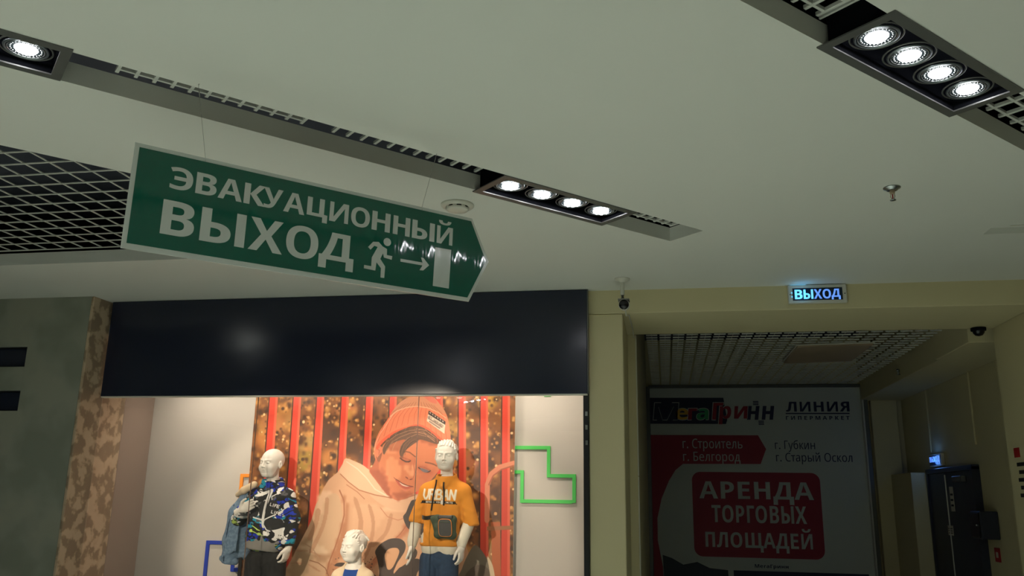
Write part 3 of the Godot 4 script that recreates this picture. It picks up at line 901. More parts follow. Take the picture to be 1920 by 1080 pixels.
func shop_window() -> void:
	wall("wall_display_back", Vector3(-3.70, FLOOR_Y, -5.70), Vector3(-0.44, 2.62, -5.65), M.display_wall, "pale grey back wall of the shop window display")
	wall("ceiling_003", Vector3(-3.70, 2.62, -5.72), Vector3(-0.44, 2.70, -5.03), M.display_wall, "top of the shop window display behind the dark fascia", "ceiling")
	wall("wall_display_right", Vector3(-0.464, FLOOR_Y, -5.65), Vector3(-0.44, 2.62, -5.075), M.display_wall, "right side wall inside the shop window display")
	var pod := thing("display_podium", "pale podium under the three mannequins in the shop window", "podium", Vector3(-2.07, FLOOR_Y, -5.36))
	part(pod, "top", box_mesh(Vector3(-1.58, 0.57, -0.235), Vector3(1.58, 0.60, 0.27), 0.004), M.podium)
	part(pod, "front_panel", box_mesh(Vector3(-1.57, 0, 0.235), Vector3(1.57, 0.569, 0.26), 0.003), M.podium)
	part(pod, "side_panel", box_mesh(Vector3(-1.57, 0, -0.23), Vector3(-1.54, 0.569, 0.234), 0.003), M.podium)
	part(pod, "side_panel", box_mesh(Vector3(1.54, 0, -0.23), Vector3(1.57, 0.569, 0.234), 0.003), M.podium)
	# glazing
	var w := thing("window_1", "shop window glazing of three tall panes under the dark fascia", "window", Vector3(0, FLOOR_Y, -5.05))
	w.set_meta("kind", "structure")
	var xs := [-3.678, -2.56, -1.491, -0.47]
	for k in 3:
		part(w, "pane", box_mesh(Vector3(xs[k] + 0.0018, 0.02, -0.004), Vector3(xs[k + 1] - 0.0018, 2.40, 0.004), 0.0008), M.glass)
	for k in [1, 2]:
		part(w, "joint", box_mesh(Vector3(xs[k] - 0.0016, 0.02, -0.004), Vector3(xs[k] + 0.0016, 2.40, 0.004), 0.0003), M.glass_joint)
	part(w, "jamb", box_mesh(Vector3(-0.469, 0.0, -0.03), Vector3(-0.4375, 2.40, 0.012), 0.002), M.black_frame)
	for y in [2.23, 2.15, 2.06]:
		part(w, "clip", box_mesh(Vector3(-0.458, y, 0.011), Vector3(-0.442, y + 0.028, 0.02), 0.002), M.chrome)
	part(w, "threshold", box_mesh(Vector3(-3.678, 0.0, -0.02), Vector3(-0.47, 0.02, 0.02), 0.002), M.slot_metal)
	# fascia
	var f := thing("shop_fascia", "blank glossy dark navy fascia panel above the shop window", "fascia", Vector3(-2.05, 2.21, -5.0))
	part(f, "panel", box_mesh(Vector3(-1.608, 0.0, -0.03), Vector3(1.61, 0.638, 0.0), 0.003), M.panel_navy)
	part(f, "bottom_trim", box_mesh(Vector3(-1.608, -0.008, -0.045), Vector3(1.608, 0.0, -0.006), 0.001), M.white_trim)
	part(f, "side_trim", box_mesh(Vector3(1.61, 0.0, -0.045), Vector3(1.616, 0.638, -0.002), 0.001), M.fixture_grey)
	# coloured outline shapes on the back wall
	outline("green", M.tape_green, "green stepped outline shape on the display wall right of the poster", [[-1.12, 1.917, -0.745, 1.94], [-0.768, 1.735, -0.745, 1.917], [-0.745, 1.735, -0.576, 1.758], [-0.599, 1.575, -0.576, 1.735], [-0.945, 1.57, -0.599, 1.593], [-0.945, 1.593, -0.922, 1.78], [-1.12, 1.757, -0.945, 1.78]])
	outline("green", M.tape_green, "green outline shape just showing under the fascia right of the poster", [[-0.79, 2.27, -0.745, 2.40]])
	outline("orange", M.tape_orange, "orange outline shape showing beside the poster's left edge", [[-2.945, 1.45, -2.922, 1.735], [-2.922, 1.712, -2.72, 1.735]])
	outline("blue", M.tape_blue, "blue outline shape on the display wall under the denim jacket", [[-3.155, 0.8, -3.13, 1.28], [-3.13, 1.255, -2.93, 1.28], [-2.955, 1.08, -2.93, 1.255], [-2.93, 1.08, -2.72, 1.105]])
	# poster
	var ps := thing("poster", "large photo poster of a smiling boy in an orange knit beanie and beige hoodie", "poster", Vector3(-1.92, 1.37, -5.61))
	var st := SurfaceTool.new()
	st.begin(Mesh.PRIMITIVE_TRIANGLES)
	st.set_normal(Vector3.BACK)
	var cn := [Vector3(-0.94, -0.95, 0.006), Vector3(-0.94, 0.95, 0.006), Vector3(0.94, 0.95, 0.006), Vector3(0.94, -0.95, 0.006)]
	var uv := [Vector2(0, 1), Vector2(0, 0), Vector2(1, 0), Vector2(1, 1)]
	for k in [0, 1, 2, 0, 2, 3]:
		st.set_uv(uv[k]); st.add_vertex(cn[k])
	var pm := mat("poster_print", Color(0.9, 0.88, 0.87), 0.5)
	pm.albedo_texture = ImageTexture.create_from_image(poster_image())
	pm.texture_repeat = false
	part(ps, "print", st.commit(), pm)
	part(ps, "board", box_mesh(Vector3(-0.94, -0.95, -0.012), Vector3(0.94, 0.95, 0.0055), 0.001), M.white_trim)
	part(ps, "hem_rail", box_mesh(Vector3(-0.945, -0.965, -0.01), Vector3(0.945, -0.95, 0.008), 0.002), M.chrome)
	# display spotlights behind the fascia
	var row := 0
	for x in [-3.25, -2.65, -2.05, -1.45, -0.85]:
		var names := ["nearest the taupe wall", "above the mannequin with the denim jacket", "above the small mannequin", "above the mannequin in the orange hoodie", "nearest the corridor pillar"]
		var t := thing("display_spotlight", "white display spotlight behind the fascia, %s" % names[row], "spotlight", Vector3(x, 2.62, -5.15), 0.0, "display spotlights behind the fascia")
		row += 1
		part(t, "stem", lathe_mesh([Vector2(0.012, 0.0), Vector2(0.012, -0.04), Vector2(0.0, -0.04)], 12), M.plastic_white)
		var aim := Vector3(0.06, -0.62, -0.4).normalized()
		var bs := Basis(Quaternion(Vector3.DOWN, aim))
		part(t, "can", lathe_mesh([Vector2(0, 0.05), Vector2(0.036, 0.05), Vector2(0.04, 0.04), Vector2(0.04, -0.05), Vector2(0.034, -0.05), Vector2(0.034, -0.035), Vector2(0.0, -0.03)], 20, Transform3D(bs, Vector3(0, -0.075, 0))), M.plastic_white)
		part(t, "led", lathe_mesh([Vector2(0, -0.036), Vector2(0.03, -0.036)], 20, Transform3D(bs, Vector3(0, -0.075, 0))), M.led_glow)
		spot(t, Vector3(0, -0.075, 0) + aim * 0.06, aim, SHOP_E, SHOP_TINT, 72.0, 0.06, 1.0)

func outline(_c: String, m: Material, label: String, bars: Array) -> void:
	var o := thing("wall_outline", label, "wall decoration", Vector3(bars[0][0], bars[0][1], -5.65), 0.0, "coloured outline shapes on the display wall")
	for b in bars:
		part(o, "bar", box_mesh(Vector3(b[0] - bars[0][0], b[1] - bars[0][1], 0), Vector3(b[2] - bars[0][0], b[3] - bars[0][1], 0.012), 0.0006), m)

func poster_image() -> Image:
	var a := Image.create_empty(2048, 2070, false, Image.FORMAT_RGBA8)
	PS = 2048.0 / 1880.0
	var r := RandomNumberGenerator.new()
	r.seed = 11
	a.fill(Color8(140, 88, 44))
	for k in 260:
		var x := r.randf() * 1880.0; var y := r.randf() * 1900.0
		var dark := r.randf() < (0.62 if x > 600 and x < 1150 else 0.38)
		_disc(a, Vector2(x, y), r.randf_range(25, 80), Color8(92, 56, 30) if dark else Color8(r.randi_range(170, 220), r.randi_range(118, 156), r.randi_range(58, 96)))
	_blur(a, 32)
	for pass_ in 3:
		for k in [900, 1500, 900][pass_]:
			var x := r.randf() * 1880.0; var y := r.randf() * 1900.0
			var mid := x > 640 and x < 1120
			if pass_ == 0:
				_disc(a, Vector2(x, y), r.randf_range(8, 24), Color8(74, 44, 24) if r.randf() < (0.7 if mid else 0.42) else Color8(206, 148, 78))
			elif pass_ == 1:
				_disc(a, Vector2(x, y), r.randf_range(4, 12), [Color8(226, 172, 104), Color8(190, 132, 70), Color8(112, 72, 40), Color8(84, 54, 32)][mini(3, int(r.randf() * (4.0 if not mid else 5.2)))])
			else:
				_disc(a, Vector2(x, y), r.randf_range(4, 11), [Color8(244, 206, 150), Color8(222, 168, 104), Color8(176, 122, 66), Color8(128, 84, 48)][mini(3, int(r.randf() * (4.0 if not mid else 6.0)))])
		_blur(a, [16, 8, 4][pass_])
	_poly(a, [96,22,104,23,121,1267,110,1267], Color8(74,44,26,255), false)
	_poly(a, [104,23,165,23,187,1265,121,1267], Color8(222,66,42,255), false)
	_poly(a, [148,23,165,23,187,1265,168,1266], Color8(240,104,74,255), false)
	_poly(a, [278,23,286,23,294,1262,283,1262], Color8(74,44,26,255), false)
	_poly(a, [286,23,342,24,363,1260,294,1262], Color8(222,66,42,255), false)
	_poly(a, [326,24,342,24,363,1260,344,1260], Color8(240,104,74,255), false)
	_poly(a, [454,24,462,24,461,1257,450,1257], Color8(74,44,26,255), false)
	_poly(a, [462,24,514,25,533,1254,461,1257], Color8(222,66,42,255), false)
	_poly(a, [498,25,514,25,533,1254,514,1255], Color8(240,104,74,255), false)
	_poly(a, [636,25,644,25,657,1251,646,1251], Color8(74,44,26,255), false)
	_poly(a, [644,25,695,26,713,1249,657,1251], Color8(222,66,42,255), false)
	_poly(a, [679,26,695,26,713,1249,694,1250], Color8(240,104,74,255), false)
	_poly(a, [817,26,824,26,832,1245,821,1246], Color8(74,44,26,255), false)
	_poly(a, [824,26,875,27,887,1244,832,1245], Color8(222,66,42,255), false)
	_poly(a, [859,27,875,27,887,1244,869,1244], Color8(240,104,74,255), false)
	_poly(a, [987,27,995,27,1023,1239,1012,1240], Color8(74,44,26,255), false)
	_poly(a, [995,27,1045,28,1074,1238,1023,1239], Color8(222,66,42,255), false)
	_poly(a, [1030,27,1045,28,1074,1238,1056,1238], Color8(240,104,74,255), false)
	_poly(a, [1152,28,1160,28,1205,1234,1194,1234], Color8(74,44,26,255), false)
	_poly(a, [1160,28,1210,28,1256,1232,1205,1234], Color8(222,66,42,255), false)
	_poly(a, [1194,28,1210,28,1256,1232,1238,1233], Color8(240,104,74,255), false)
	_poly(a, [1320,29,1327,29,1385,1228,1374,1229], Color8(74,44,26,255), false)
	_poly(a, [1327,29,1373,29,1435,1227,1385,1228], Color8(222,66,42,255), false)
	_poly(a, [1358,29,1373,29,1435,1227,1417,1227], Color8(240,104,74,255), false)
	_poly(a, [1478,30,1486,30,1524,1224,1514,1224], Color8(74,44,26,255), false)
	_poly(a, [1486,30,1534,30,1578,1223,1524,1224], Color8(222,66,42,255), false)
	_poly(a, [1519,30,1534,30,1578,1223,1560,1223], Color8(240,104,74,255), false)
	_poly(a, [1631,31,1639,31,1666,1220,1655,1220], Color8(74,44,26,255), false)
	_poly(a, [1639,31,1690,31,1722,1218,1666,1220], Color8(222,66,42,255), false)
	_poly(a, [1676,31,1690,31,1722,1218,1705,1219], Color8(240,104,74,255), false)
	_poly(a, [1783,31,1790,31,1803,1216,1792,1216], Color8(74,44,26,255), false)
	_poly(a, [1790,31,1842,32,1862,1214,1803,1216], Color8(222,66,42,255), false)
	_poly(a, [1827,32,1842,32,1862,1214,1844,1214], Color8(240,104,74,255), false)
	_stroke(a, [1703,864,1700,637,1726,568,1779,524,1875,497], 34, Color8(226,140,104,255))
	_stroke(a, [1710,637,1738,579,1792,538,1875,511], 9, Color8(176,92,62,255))
	_poly(a, [1729,875,1792,874,1803,1226,1749,1228], Color8(196,104,58,255), false)
	_poly(a, [1704,904,1887,894,1887,919,1705,929], Color8(170,110,70,255), false)
	_poly(a, [702,474,673,526,648,568,590,616,553,676,529,747,499,859,473,935,422,1018,379,1122,341,1203,324,1272,1594,1233,1584,1068,1525,913,1448,790,1336,723,1200,702,973,647,892,556,813,514], Color8(220,172,134,255), false)
	_poly(a, [1535,1235,1545,1169,1578,1090,1624,1023,1672,1055,1721,1131,1747,1228], Color8(122,112,96,255), true)
	_poly(a, [1571,1234,1604,1167,1674,1143,1722,1174,1741,1228], Color8(96,80,66,255), true)
	_poly(a, [1708,1087,1745,1141,1764,1228,1738,1228,1722,1153], Color8(226,206,172,255), true)
	_poly(a, [523,759,482,889,422,1018,373,1122,328,1272,637,1263,659,1138,693,1000,701,838,648,710], Color8(212,176,140,255), true)
	_soft(a, [440,1006,386,1122,344,1238,460,1257,502,1142,505,1027], Color8(176,148,112,190), 28)
	_soft(a, [538,700,506,865,533,888,586,746,634,698], Color8(240,200,165,190), 28)
	_soft(a, [686,709,712,814,696,954,655,1081,619,1195,612,1263,674,1261,703,1136,742,976,750,814], Color8(186,126,88,210), 28)
	_soft(a, [769,813,821,1042,940,948,996,832,879,765], Color8(232,186,148,170), 28)
	_soft(a, [981,798,1058,831,1168,806,1196,748,1104,761], Color8(240,196,160,180), 28)
	_soft(a, [1194,840,1090,979,949,1107,881,1199,930,1198,1010,1094,1152,978], Color8(194,120,82,200), 28)
	_soft(a, [525,1118,612,1093,651,1115,579,1163], Color8(180,140,104,200), 28)
	_soft(a, [418,1052,519,1038,623,1082,575,1106,446,1086], Color8(236,208,174,160), 28)
	_soft(a, [512,818,500,912,463,1005,494,1011,531,918,543,824], Color8(184,132,96,150), 6)
	_soft(a, [573,746,569,864,539,969,484,1085,510,1091,565,975,595,870,600,753], Color8(184,132,96,150), 6)
	_soft(a, [774,743,821,882,819,1042,849,1049,852,888,805,750], Color8(184,132,96,150), 6)
	_soft(a, [881,788,913,903,896,1041,852,1132,877,1138,921,1047,938,909,906,795], Color8(184,132,96,150), 6)
	_soft(a, [1034,843,1003,958,921,1040,946,1046,1028,965,1059,850], Color8(184,132,96,150), 6)
	_soft(a, [378,1088,467,1086,545,1118,581,1124,503,1092,414,1094], Color8(184,132,96,150), 6)
	_soft(a, [361,1169,450,1166,542,1209,573,1215,481,1172,392,1175], Color8(184,132,96,150), 6)
	_stroke(a, [672,688,708,756,716,849,696,954,666,1058,629,1161,619,1229], 9, Color8(170,108,74,255))
	_stroke(a, [489,1148,554,1163,607,1196,635,1246], 6, Color8(150,100,68,255))
	_stroke(a, [423,1029,509,1073,566,1152], 6, Color8(186,150,116,255))
	_stroke(a, [1201,846,1114,967,1008,1060,939,1136], 6, Color8(170,100,66,255))
	_stroke(a, [969,798,1022,855,1097,876,1170,852], 5, Color8(196,132,96,255))
	_poly(a, [702,474,679,520,663,570,718,626,798,678,888,709,977,719,1027,722,987,682,934,630,886,565,839,524,774,495], Color8(230,190,155,255), true)
	_poly(a, [888,709,990,728,1090,738,1200,711,1276,747,1168,806,1057,808,954,764], Color8(226,182,146,255), true)
	_stroke(a, [710,496,790,543,857,601,924,677,1015,722], 9, Color8(246,214,184,255))
	_stroke(a, [670,579,732,632,811,684,927,715,1028,730,1127,738,1213,707], 7, Color8(178,116,80,255))
	_stroke(a, [720,650,799,696,853,742], 6, Color8(186,126,90,255))
	_poly(a, [934,461,899,519,878,559,928,620,978,677,1018,715,1088,739,1082,632,998,489], Color8(188,100,64,255), true)
	_poly(a, [972,373,953,446,939,504,943,562,962,612,992,662,1021,705,1053,736,1088,748,1133,738,1185,706,1229,682,1280,644,1323,601,1363,551,1416,457,1390,371,1298,349,1190,328,1067,328], Color8(216,128,84,255), true)
	_stroke(a, [946,461,939,519,950,591,988,662,1042,729], 8, Color8(196,106,68,255))
	_poly(a, [919,401,916,439,929,469,946,461,961,431,961,401,942,389], Color8(222,130,92,255), true)
	_stroke(a, [928,413,940,417,938,446], 5, Color8(176,92,64,255))
	_poly(a, [961,431,951,482,940,497,927,472], Color8(150,88,60,255), true)
	_soft(a, [1012,460,994,562,1036,633,1095,589,1091,503], Color8(238,160,112,190), 20)
	_soft(a, [1122,517,1156,589,1194,581,1183,502,1151,488], Color8(242,168,120,190), 20)
	_soft(a, [1023,372,995,431,1042,445,1085,394,1115,365], Color8(236,158,112,170), 20)
	_soft(a, [1100,689,1161,688,1205,659,1132,724,1087,732], Color8(196,110,72,190), 20)
	_soft(a, [1232,588,1279,616,1336,551,1306,544], Color8(206,112,72,180), 20)
	_soft(a, [1181,459,1153,517,1182,560,1206,502], Color8(204,114,74,150), 20)
	_soft(a, [969,519,961,591,999,655,1004,605], Color8(190,100,64,170), 20)
	_soft(a, [991,365,1026,431,1116,394,1222,357,1345,393,1374,356,1220,320,1066,321], Color8(172,92,58,190), 20)
	_soft(a, [1030,518,1049,575,1088,604,1109,560,1076,510], Color8(238,156,108,190), 20)
	_soft(a, [1075,481,1107,517,1168,517,1174,488,1127,466], Color8(196,106,70,170), 20)
	_soft(a, [1214,516,1231,559,1292,573,1314,551,1275,516], Color8(190,100,66,170), 20)
	_soft(a, [1048,704,1088,743,1148,731,1199,695,1131,703], Color8(176,92,58,200), 20)
	_soft(a, [1180,517,1167,574,1183,595,1194,560], Color8(240,166,120,200), 20)
	_soft(a, [886,556,944,627,1010,705,1041,726,1006,633,939,548], Color8(168,84,52,200), 20)
	_poly(a, [963,417,973,384,994,351,1035,306,1095,280,1156,258,1217,253,1272,276,1327,309,1374,345,1383,378,1329,371,1268,353,1225,344,1207,357,1169,383,1129,416,1113,448,1111,470,1093,460,1084,427,1096,383,1122,346,1083,350,1030,372,997,402,976,446], Color8(104,72,52,255), true)
	_stroke(a, [991,358,1058,314,1142,284,1218,277], 6, Color8(150,108,80,255))
	_stroke(a, [1022,365,1082,328,1158,299,1242,291,1328,342], 6, Color8(150,108,80,255))
	_stroke(a, [1093,387,1137,335,1204,306,1289,328], 6, Color8(150,108,80,255))
	_stroke(a, [1087,431,1107,372,1159,328], 5, Color8(70,46,34,255))
	_stroke(a, [1118,430,1154,372,1206,335], 5, Color8(70,46,34,255))
	_stroke(a, [1006,343,1065,303,1134,277], 5, Color8(70,46,34,255))
	_stroke(a, [1203,269,1280,291,1359,342], 5, Color8(70,46,34,255))
	_stroke(a, [987,431,1008,387,1037,358], 4, Color8(196,142,104,255))
	_stroke(a, [1060,358,1039,394,1033,416], 4, Color8(196,142,104,255))
	_stroke(a, [1195,269,1265,284,1335,331], 4, Color8(196,142,104,255))
	_stroke(a, [1188,291,1258,306,1329,356], 4, Color8(196,142,104,255))
	_stroke(a, [983,361,997,332,1019,299], 3, Color8(150,106,78,255))
	_stroke(a, [1005,359,1018,317,1039,288], 3, Color8(78,52,38,255))
	_stroke(a, [1028,359,1039,303,1059,278], 3, Color8(126,86,62,255))
	_stroke(a, [1048,317,1060,291,1079,270], 3, Color8(150,106,78,255))
	_stroke(a, [1070,320,1081,281,1100,262], 3, Color8(78,52,38,255))
	_stroke(a, [1092,326,1103,273,1120,257], 3, Color8(126,86,62,255))
	_stroke(a, [1113,289,1124,267,1140,253], 3, Color8(150,106,78,255))
	_stroke(a, [1135,300,1145,263,1161,251], 3, Color8(78,52,38,255))
	_stroke(a, [1158,313,1167,262,1181,251], 3, Color8(126,86,62,255))
	_stroke(a, [1179,285,1189,263,1202,253], 3, Color8(150,106,78,255))
	_stroke(a, [1202,304,1210,267,1223,257], 3, Color8(78,52,38,255))
	_stroke(a, [1225,325,1232,273,1243,262], 3, Color8(126,86,62,255))
	_stroke(a, [1246,305,1254,282,1264,269], 3, Color8(150,106,78,255))
	_stroke(a, [1269,330,1276,292,1285,278], 3, Color8(78,52,38,255))
	_stroke(a, [1292,358,1298,305,1306,288], 3, Color8(126,86,62,255))
	_stroke(a, [1313,343,1320,318,1326,299], 3, Color8(150,106,78,255))
	_stroke(a, [1109,470,1099,430,1116,379,1152,343], 4, Color8(132,90,64,255))
	_stroke(a, [1123,448,1125,408,1153,365,1198,339], 4, Color8(132,90,64,255))
	_stroke(a, [994,417,1011,380,1041,354], 4, Color8(132,90,64,255))
	_stroke(a, [981,395,1006,358,1043,328], 4, Color8(132,90,64,255))
	_poly(a, [901,421,906,366,929,299,965,244,1001,192,1033,132,1085,80,1146,52,1208,41,1254,42,1309,56,1345,92,1385,140,1410,188,1425,247,1437,312,1437,360,1397,360,1358,338,1319,302,1264,265,1209,249,1156,255,1095,277,1035,306,990,340,953,373,928,410,919,457,923,490,910,461], Color8(236,132,92,255), true)
	_poly(a, [1001,192,1033,132,1085,80,1146,52,1208,41,1254,42,1309,56,1345,92,1381,137,1398,173,1336,151,1258,129,1181,121,1088,140], Color8(206,138,100,255), true)
	_poly(a, [1239,42,1286,47,1321,70,1334,99,1295,92,1255,66], Color8(210,110,86,255), true)
	_poly(a, [915,395,959,343,1026,295,1110,262,1201,241,1264,258,1334,302,1389,349,1359,342,1296,291,1210,251,1141,258,1035,306,960,369,928,413], Color8(244,98,62,255), true)
	_stroke(a, [926,358,961,247,1023,158], 4, Color8(204,98,66,255))
	_stroke(a, [1023,158,1097,104], 4, Color8(170,104,72,255))
	_stroke(a, [967,322,997,225,1052,150], 4, Color8(204,98,66,255))
	_stroke(a, [1052,150,1114,100], 4, Color8(170,104,72,255))
	_stroke(a, [1008,291,1033,205,1082,142], 4, Color8(204,98,66,255))
	_stroke(a, [1082,142,1132,97], 4, Color8(170,104,72,255))
	_stroke(a, [1050,265,1069,189,1111,135], 4, Color8(204,98,66,255))
	_stroke(a, [1111,135,1150,94], 4, Color8(170,104,72,255))
	_stroke(a, [1091,248,1106,178,1141,129], 4, Color8(204,98,66,255))
	_stroke(a, [1141,129,1168,91], 4, Color8(170,104,72,255))
	_stroke(a, [1133,240,1142,172,1170,126], 4, Color8(204,98,66,255))
	_stroke(a, [1170,126,1185,90], 4, Color8(170,104,72,255))
	_stroke(a, [1176,243,1179,173,1200,125], 4, Color8(204,98,66,255))
	_stroke(a, [1200,125,1203,90], 4, Color8(170,104,72,255))
	_stroke(a, [1219,256,1216,180,1230,126], 4, Color8(204,98,66,255))
	_stroke(a, [1230,126,1221,90], 4, Color8(170,104,72,255))
	_stroke(a, [1262,277,1253,194,1260,133], 4, Color8(204,98,66,255))
	_stroke(a, [1260,133,1239,93], 4, Color8(170,104,72,255))
	_stroke(a, [1305,306,1290,213,1289,142], 4, Color8(204,98,66,255))
	_stroke(a, [1289,142,1257,97], 4, Color8(170,104,72,255))
	_stroke(a, [1349,362,1328,247,1319,152], 4, Color8(204,98,66,255))
	_stroke(a, [1319,152,1275,102], 4, Color8(170,104,72,255))
	_stroke(a, [1393,409,1366,276,1349,164], 4, Color8(204,98,66,255))
	_stroke(a, [1349,164,1293,107], 4, Color8(170,104,72,255))
	_stroke(a, [1435,432,1402,294,1379,176], 4, Color8(204,98,66,255))
	_stroke(a, [1379,176,1311,113], 4, Color8(170,104,72,255))
	_stroke(a, [1005,188,1057,147,1126,125,1196,118,1274,130,1344,159,1403,199], 6, Color8(250,178,140,255))
	_stroke(a, [904,417,913,366,945,296,984,240,1020,181], 5, Color8(248,176,140,255))
	_poly(a, [1278,147,1400,223,1395,305,1268,219], Color8(236,214,190,255), false)
	_poly(a, [1278,147,1400,223,1399,245,1276,172], Color8(48,38,36,255), false)
	_poly(a, [1284,157,1291,159,1295,169,1287,167], Color8(236,214,190,255), false)
	_poly(a, [1302,169,1309,170,1314,181,1306,179], Color8(236,214,190,255), false)
	_poly(a, [1321,180,1328,182,1332,192,1324,191], Color8(236,214,190,255), false)
	_poly(a, [1339,192,1346,193,1350,204,1343,202], Color8(236,214,190,255), false)
	_poly(a, [1357,203,1364,205,1368,215,1361,214], Color8(236,214,190,255), false)
	_poly(a, [1376,215,1383,216,1387,227,1379,225], Color8(236,214,190,255), false)
	_write(a, "GET INSPIRED", Vector2(1280,183), Vector2(1389,252), 15.0, 3.0, Color8(110,92,84))
	_stroke(a, [1279,200,1285,204], 10, Color8(150,128,114,255))
	_stroke(a, [1290,207,1296,211], 10, Color8(150,128,114,255))
	_stroke(a, [1301,214,1307,218], 10, Color8(150,128,114,255))
	_stroke(a, [1312,221,1318,224], 10, Color8(150,128,114,255))
	_stroke(a, [1323,228,1329,231], 10, Color8(150,128,114,255))
	_stroke(a, [1334,235,1340,238], 10, Color8(150,128,114,255))
	_stroke(a, [1345,241,1351,245], 10, Color8(150,128,114,255))
	_stroke(a, [1356,248,1362,252], 10, Color8(150,128,114,255))
	_stroke(a, [1367,255,1373,259], 10, Color8(150,128,114,255))
	_stroke(a, [1287,222,1292,225], 10, Color8(150,128,114,255))
	_stroke(a, [1296,227,1301,230], 10, Color8(150,128,114,255))
	_stroke(a, [1305,232,1309,235], 10, Color8(150,128,114,255))
	_stroke(a, [1313,238,1318,241], 10, Color8(150,128,114,255))
	_stroke(a, [1322,243,1326,246], 10, Color8(150,128,114,255))
	_stroke(a, [1330,248,1335,251], 10, Color8(150,128,114,255))
	_stroke(a, [1339,254,1343,257], 10, Color8(150,128,114,255))
	_stroke(a, [1347,259,1352,262], 10, Color8(150,128,114,255))
	_stroke(a, [1356,264,1360,267], 10, Color8(150,128,114,255))
	_stroke(a, [1091,468,1107,481,1129,490,1152,494,1164,486], 8, Color8(74,42,32,255))
	_stroke(a, [1100,459,1128,472,1160,479], 4, Color8(170,90,62,255))
	_poly(a, [1113,484,1140,488,1161,485,1144,497,1125,495], Color8(96,64,54,255), true)
	_stroke(a, [1125,424,1156,430,1176,444,1197,459], 8, Color8(138,82,54,255))
	_stroke(a, [1224,531,1246,546,1273,560,1295,559,1306,551], 8, Color8(74,42,32,255))
	_poly(a, [1234,533,1264,539,1295,551,1273,563,1246,552], Color8(120,112,116,255), true)
	_stroke(a, [1229,523,1264,530,1298,544], 4, Color8(160,82,56,255))
	_stroke(a, [1270,496,1304,501,1331,509,1350,519], 9, Color8(138,82,54,255))
	_stroke(a, [1193,473,1188,517,1198,560,1194,585,1186,604,1169,611,1150,606,1135,592], 5, Color8(190,100,66,255))
	_stroke(a, [1138,595,1149,602], 7, Color8(130,60,42,255))
	_stroke(a, [1169,610,1180,607], 7, Color8(130,60,42,255))
	_poly(a, [1064,608,1085,620,1113,636,1148,649,1185,654,1169,668,1138,673,1105,659,1080,637], Color8(196,92,70,255), true)
	_poly(a, [1094,629,1119,642,1150,652,1164,654,1144,657,1118,651,1101,639], Color8(238,214,190,255), true)
	_stroke(a, [1061,606,1083,617,1113,635,1148,649,1191,657], 5, Color8(120,54,40,255))
	_stroke(a, [1099,667,1134,683,1170,678], 5, Color8(226,130,98,255))
	_stroke(a, [1053,598,1066,610,1069,621], 4, Color8(176,88,60,255))
	_poly(a, [948,1081,974,1039,1014,1011,1054,995,1107,993,1141,1008,1157,1034,1152,1072,1130,1110,1107,1144,1092,1178,1082,1208,1088,1252,993,1255,983,1196,973,1155,960,1114], Color8(66,52,46,255), true)
	_poly(a, [1018,1094,1033,1068,1061,1055,1098,1054,1115,1073,1109,1103,1091,1145,1076,1175,1056,1192,1038,1187,1027,1157,1018,1120], Color8(216,166,124,255), true)
	_poly(a, [1176,1060,1199,1041,1237,1070,1227,1115,1195,1130,1177,1123,1169,1094], Color8(66,52,46,255), true)
	_stroke(a, [1200,1130,1176,1157,1149,1176], 24, Color8(66,52,46,255))
	_stroke(a, [1108,1244,1142,1206,1186,1186,1213,1167,1237,1152], 70, Color8(66,52,46,255))
	_stroke(a, [1204,1234,1218,1189,1241,1159], 60, Color8(66,52,46,255))
	_poly(a, [1199,742,1172,769,1150,824,1131,855,1154,910,1176,934,1212,965,1286,975,1289,758], Color8(66,52,46,255), true)
	_poly(a, [672,1179,684,1163,712,1157,754,1161,739,1181], Color8(66,52,46,255), true)
	_poly(a, [932,1224,952,1225,970,1245,941,1249], Color8(66,52,46,255), true)
	_disc(a, Vector2(931,1160), 4.9, Color8(80,58,48))
	_disc(a, Vector2(858,1175), 2.6, Color8(80,58,48))
	_disc(a, Vector2(931,1116), 2.8, Color8(80,58,48))
	_disc(a, Vector2(776,1184), 2.6, Color8(80,58,48))
	_disc(a, Vector2(902,1197), 2.5, Color8(80,58,48))
	_disc(a, Vector2(820,1119), 3.2, Color8(80,58,48))
	_disc(a, Vector2(662,1202), 3.3, Color8(80,58,48))
	_disc(a, Vector2(926,1180), 4.6, Color8(80,58,48))
	_disc(a, Vector2(695,1128), 3.8, Color8(80,58,48))
	_disc(a, Vector2(697,1182), 3.2, Color8(80,58,48))
	_disc(a, Vector2(804,1196), 3.6, Color8(80,58,48))
	_disc(a, Vector2(676,1135), 3.6, Color8(80,58,48))
	_disc(a, Vector2(802,1171), 3.2, Color8(80,58,48))
	_disc(a, Vector2(837,1151), 3.9, Color8(80,58,48))
	_disc(a, Vector2(870,1132), 3.1, Color8(80,58,48))
	_disc(a, Vector2(795,1176), 2.8, Color8(80,58,48))
	_disc(a, Vector2(810,1170), 4.7, Color8(80,58,48))
	_disc(a, Vector2(754,1173), 2.6, Color8(80,58,48))
	_disc(a, Vector2(791,1134), 4.8, Color8(80,58,48))
	_disc(a, Vector2(775,1188), 3.3, Color8(80,58,48))
	_disc(a, Vector2(912,1149), 3.0, Color8(80,58,48))
	_disc(a, Vector2(817,1188), 4.6, Color8(80,58,48))
	_disc(a, Vector2(820,1125), 3.8, Color8(80,58,48))
	_disc(a, Vector2(720,1182), 4.7, Color8(80,58,48))
	_disc(a, Vector2(799,1169), 2.2, Color8(80,58,48))
	_disc(a, Vector2(803,1129), 3.8, Color8(80,58,48))
	_disc(a, Vector2(755,1184), 2.1, Color8(80,58,48))
	_disc(a, Vector2(680,1179), 3.5, Color8(80,58,48))
	_disc(a, Vector2(817,1188), 3.5, Color8(80,58,48))
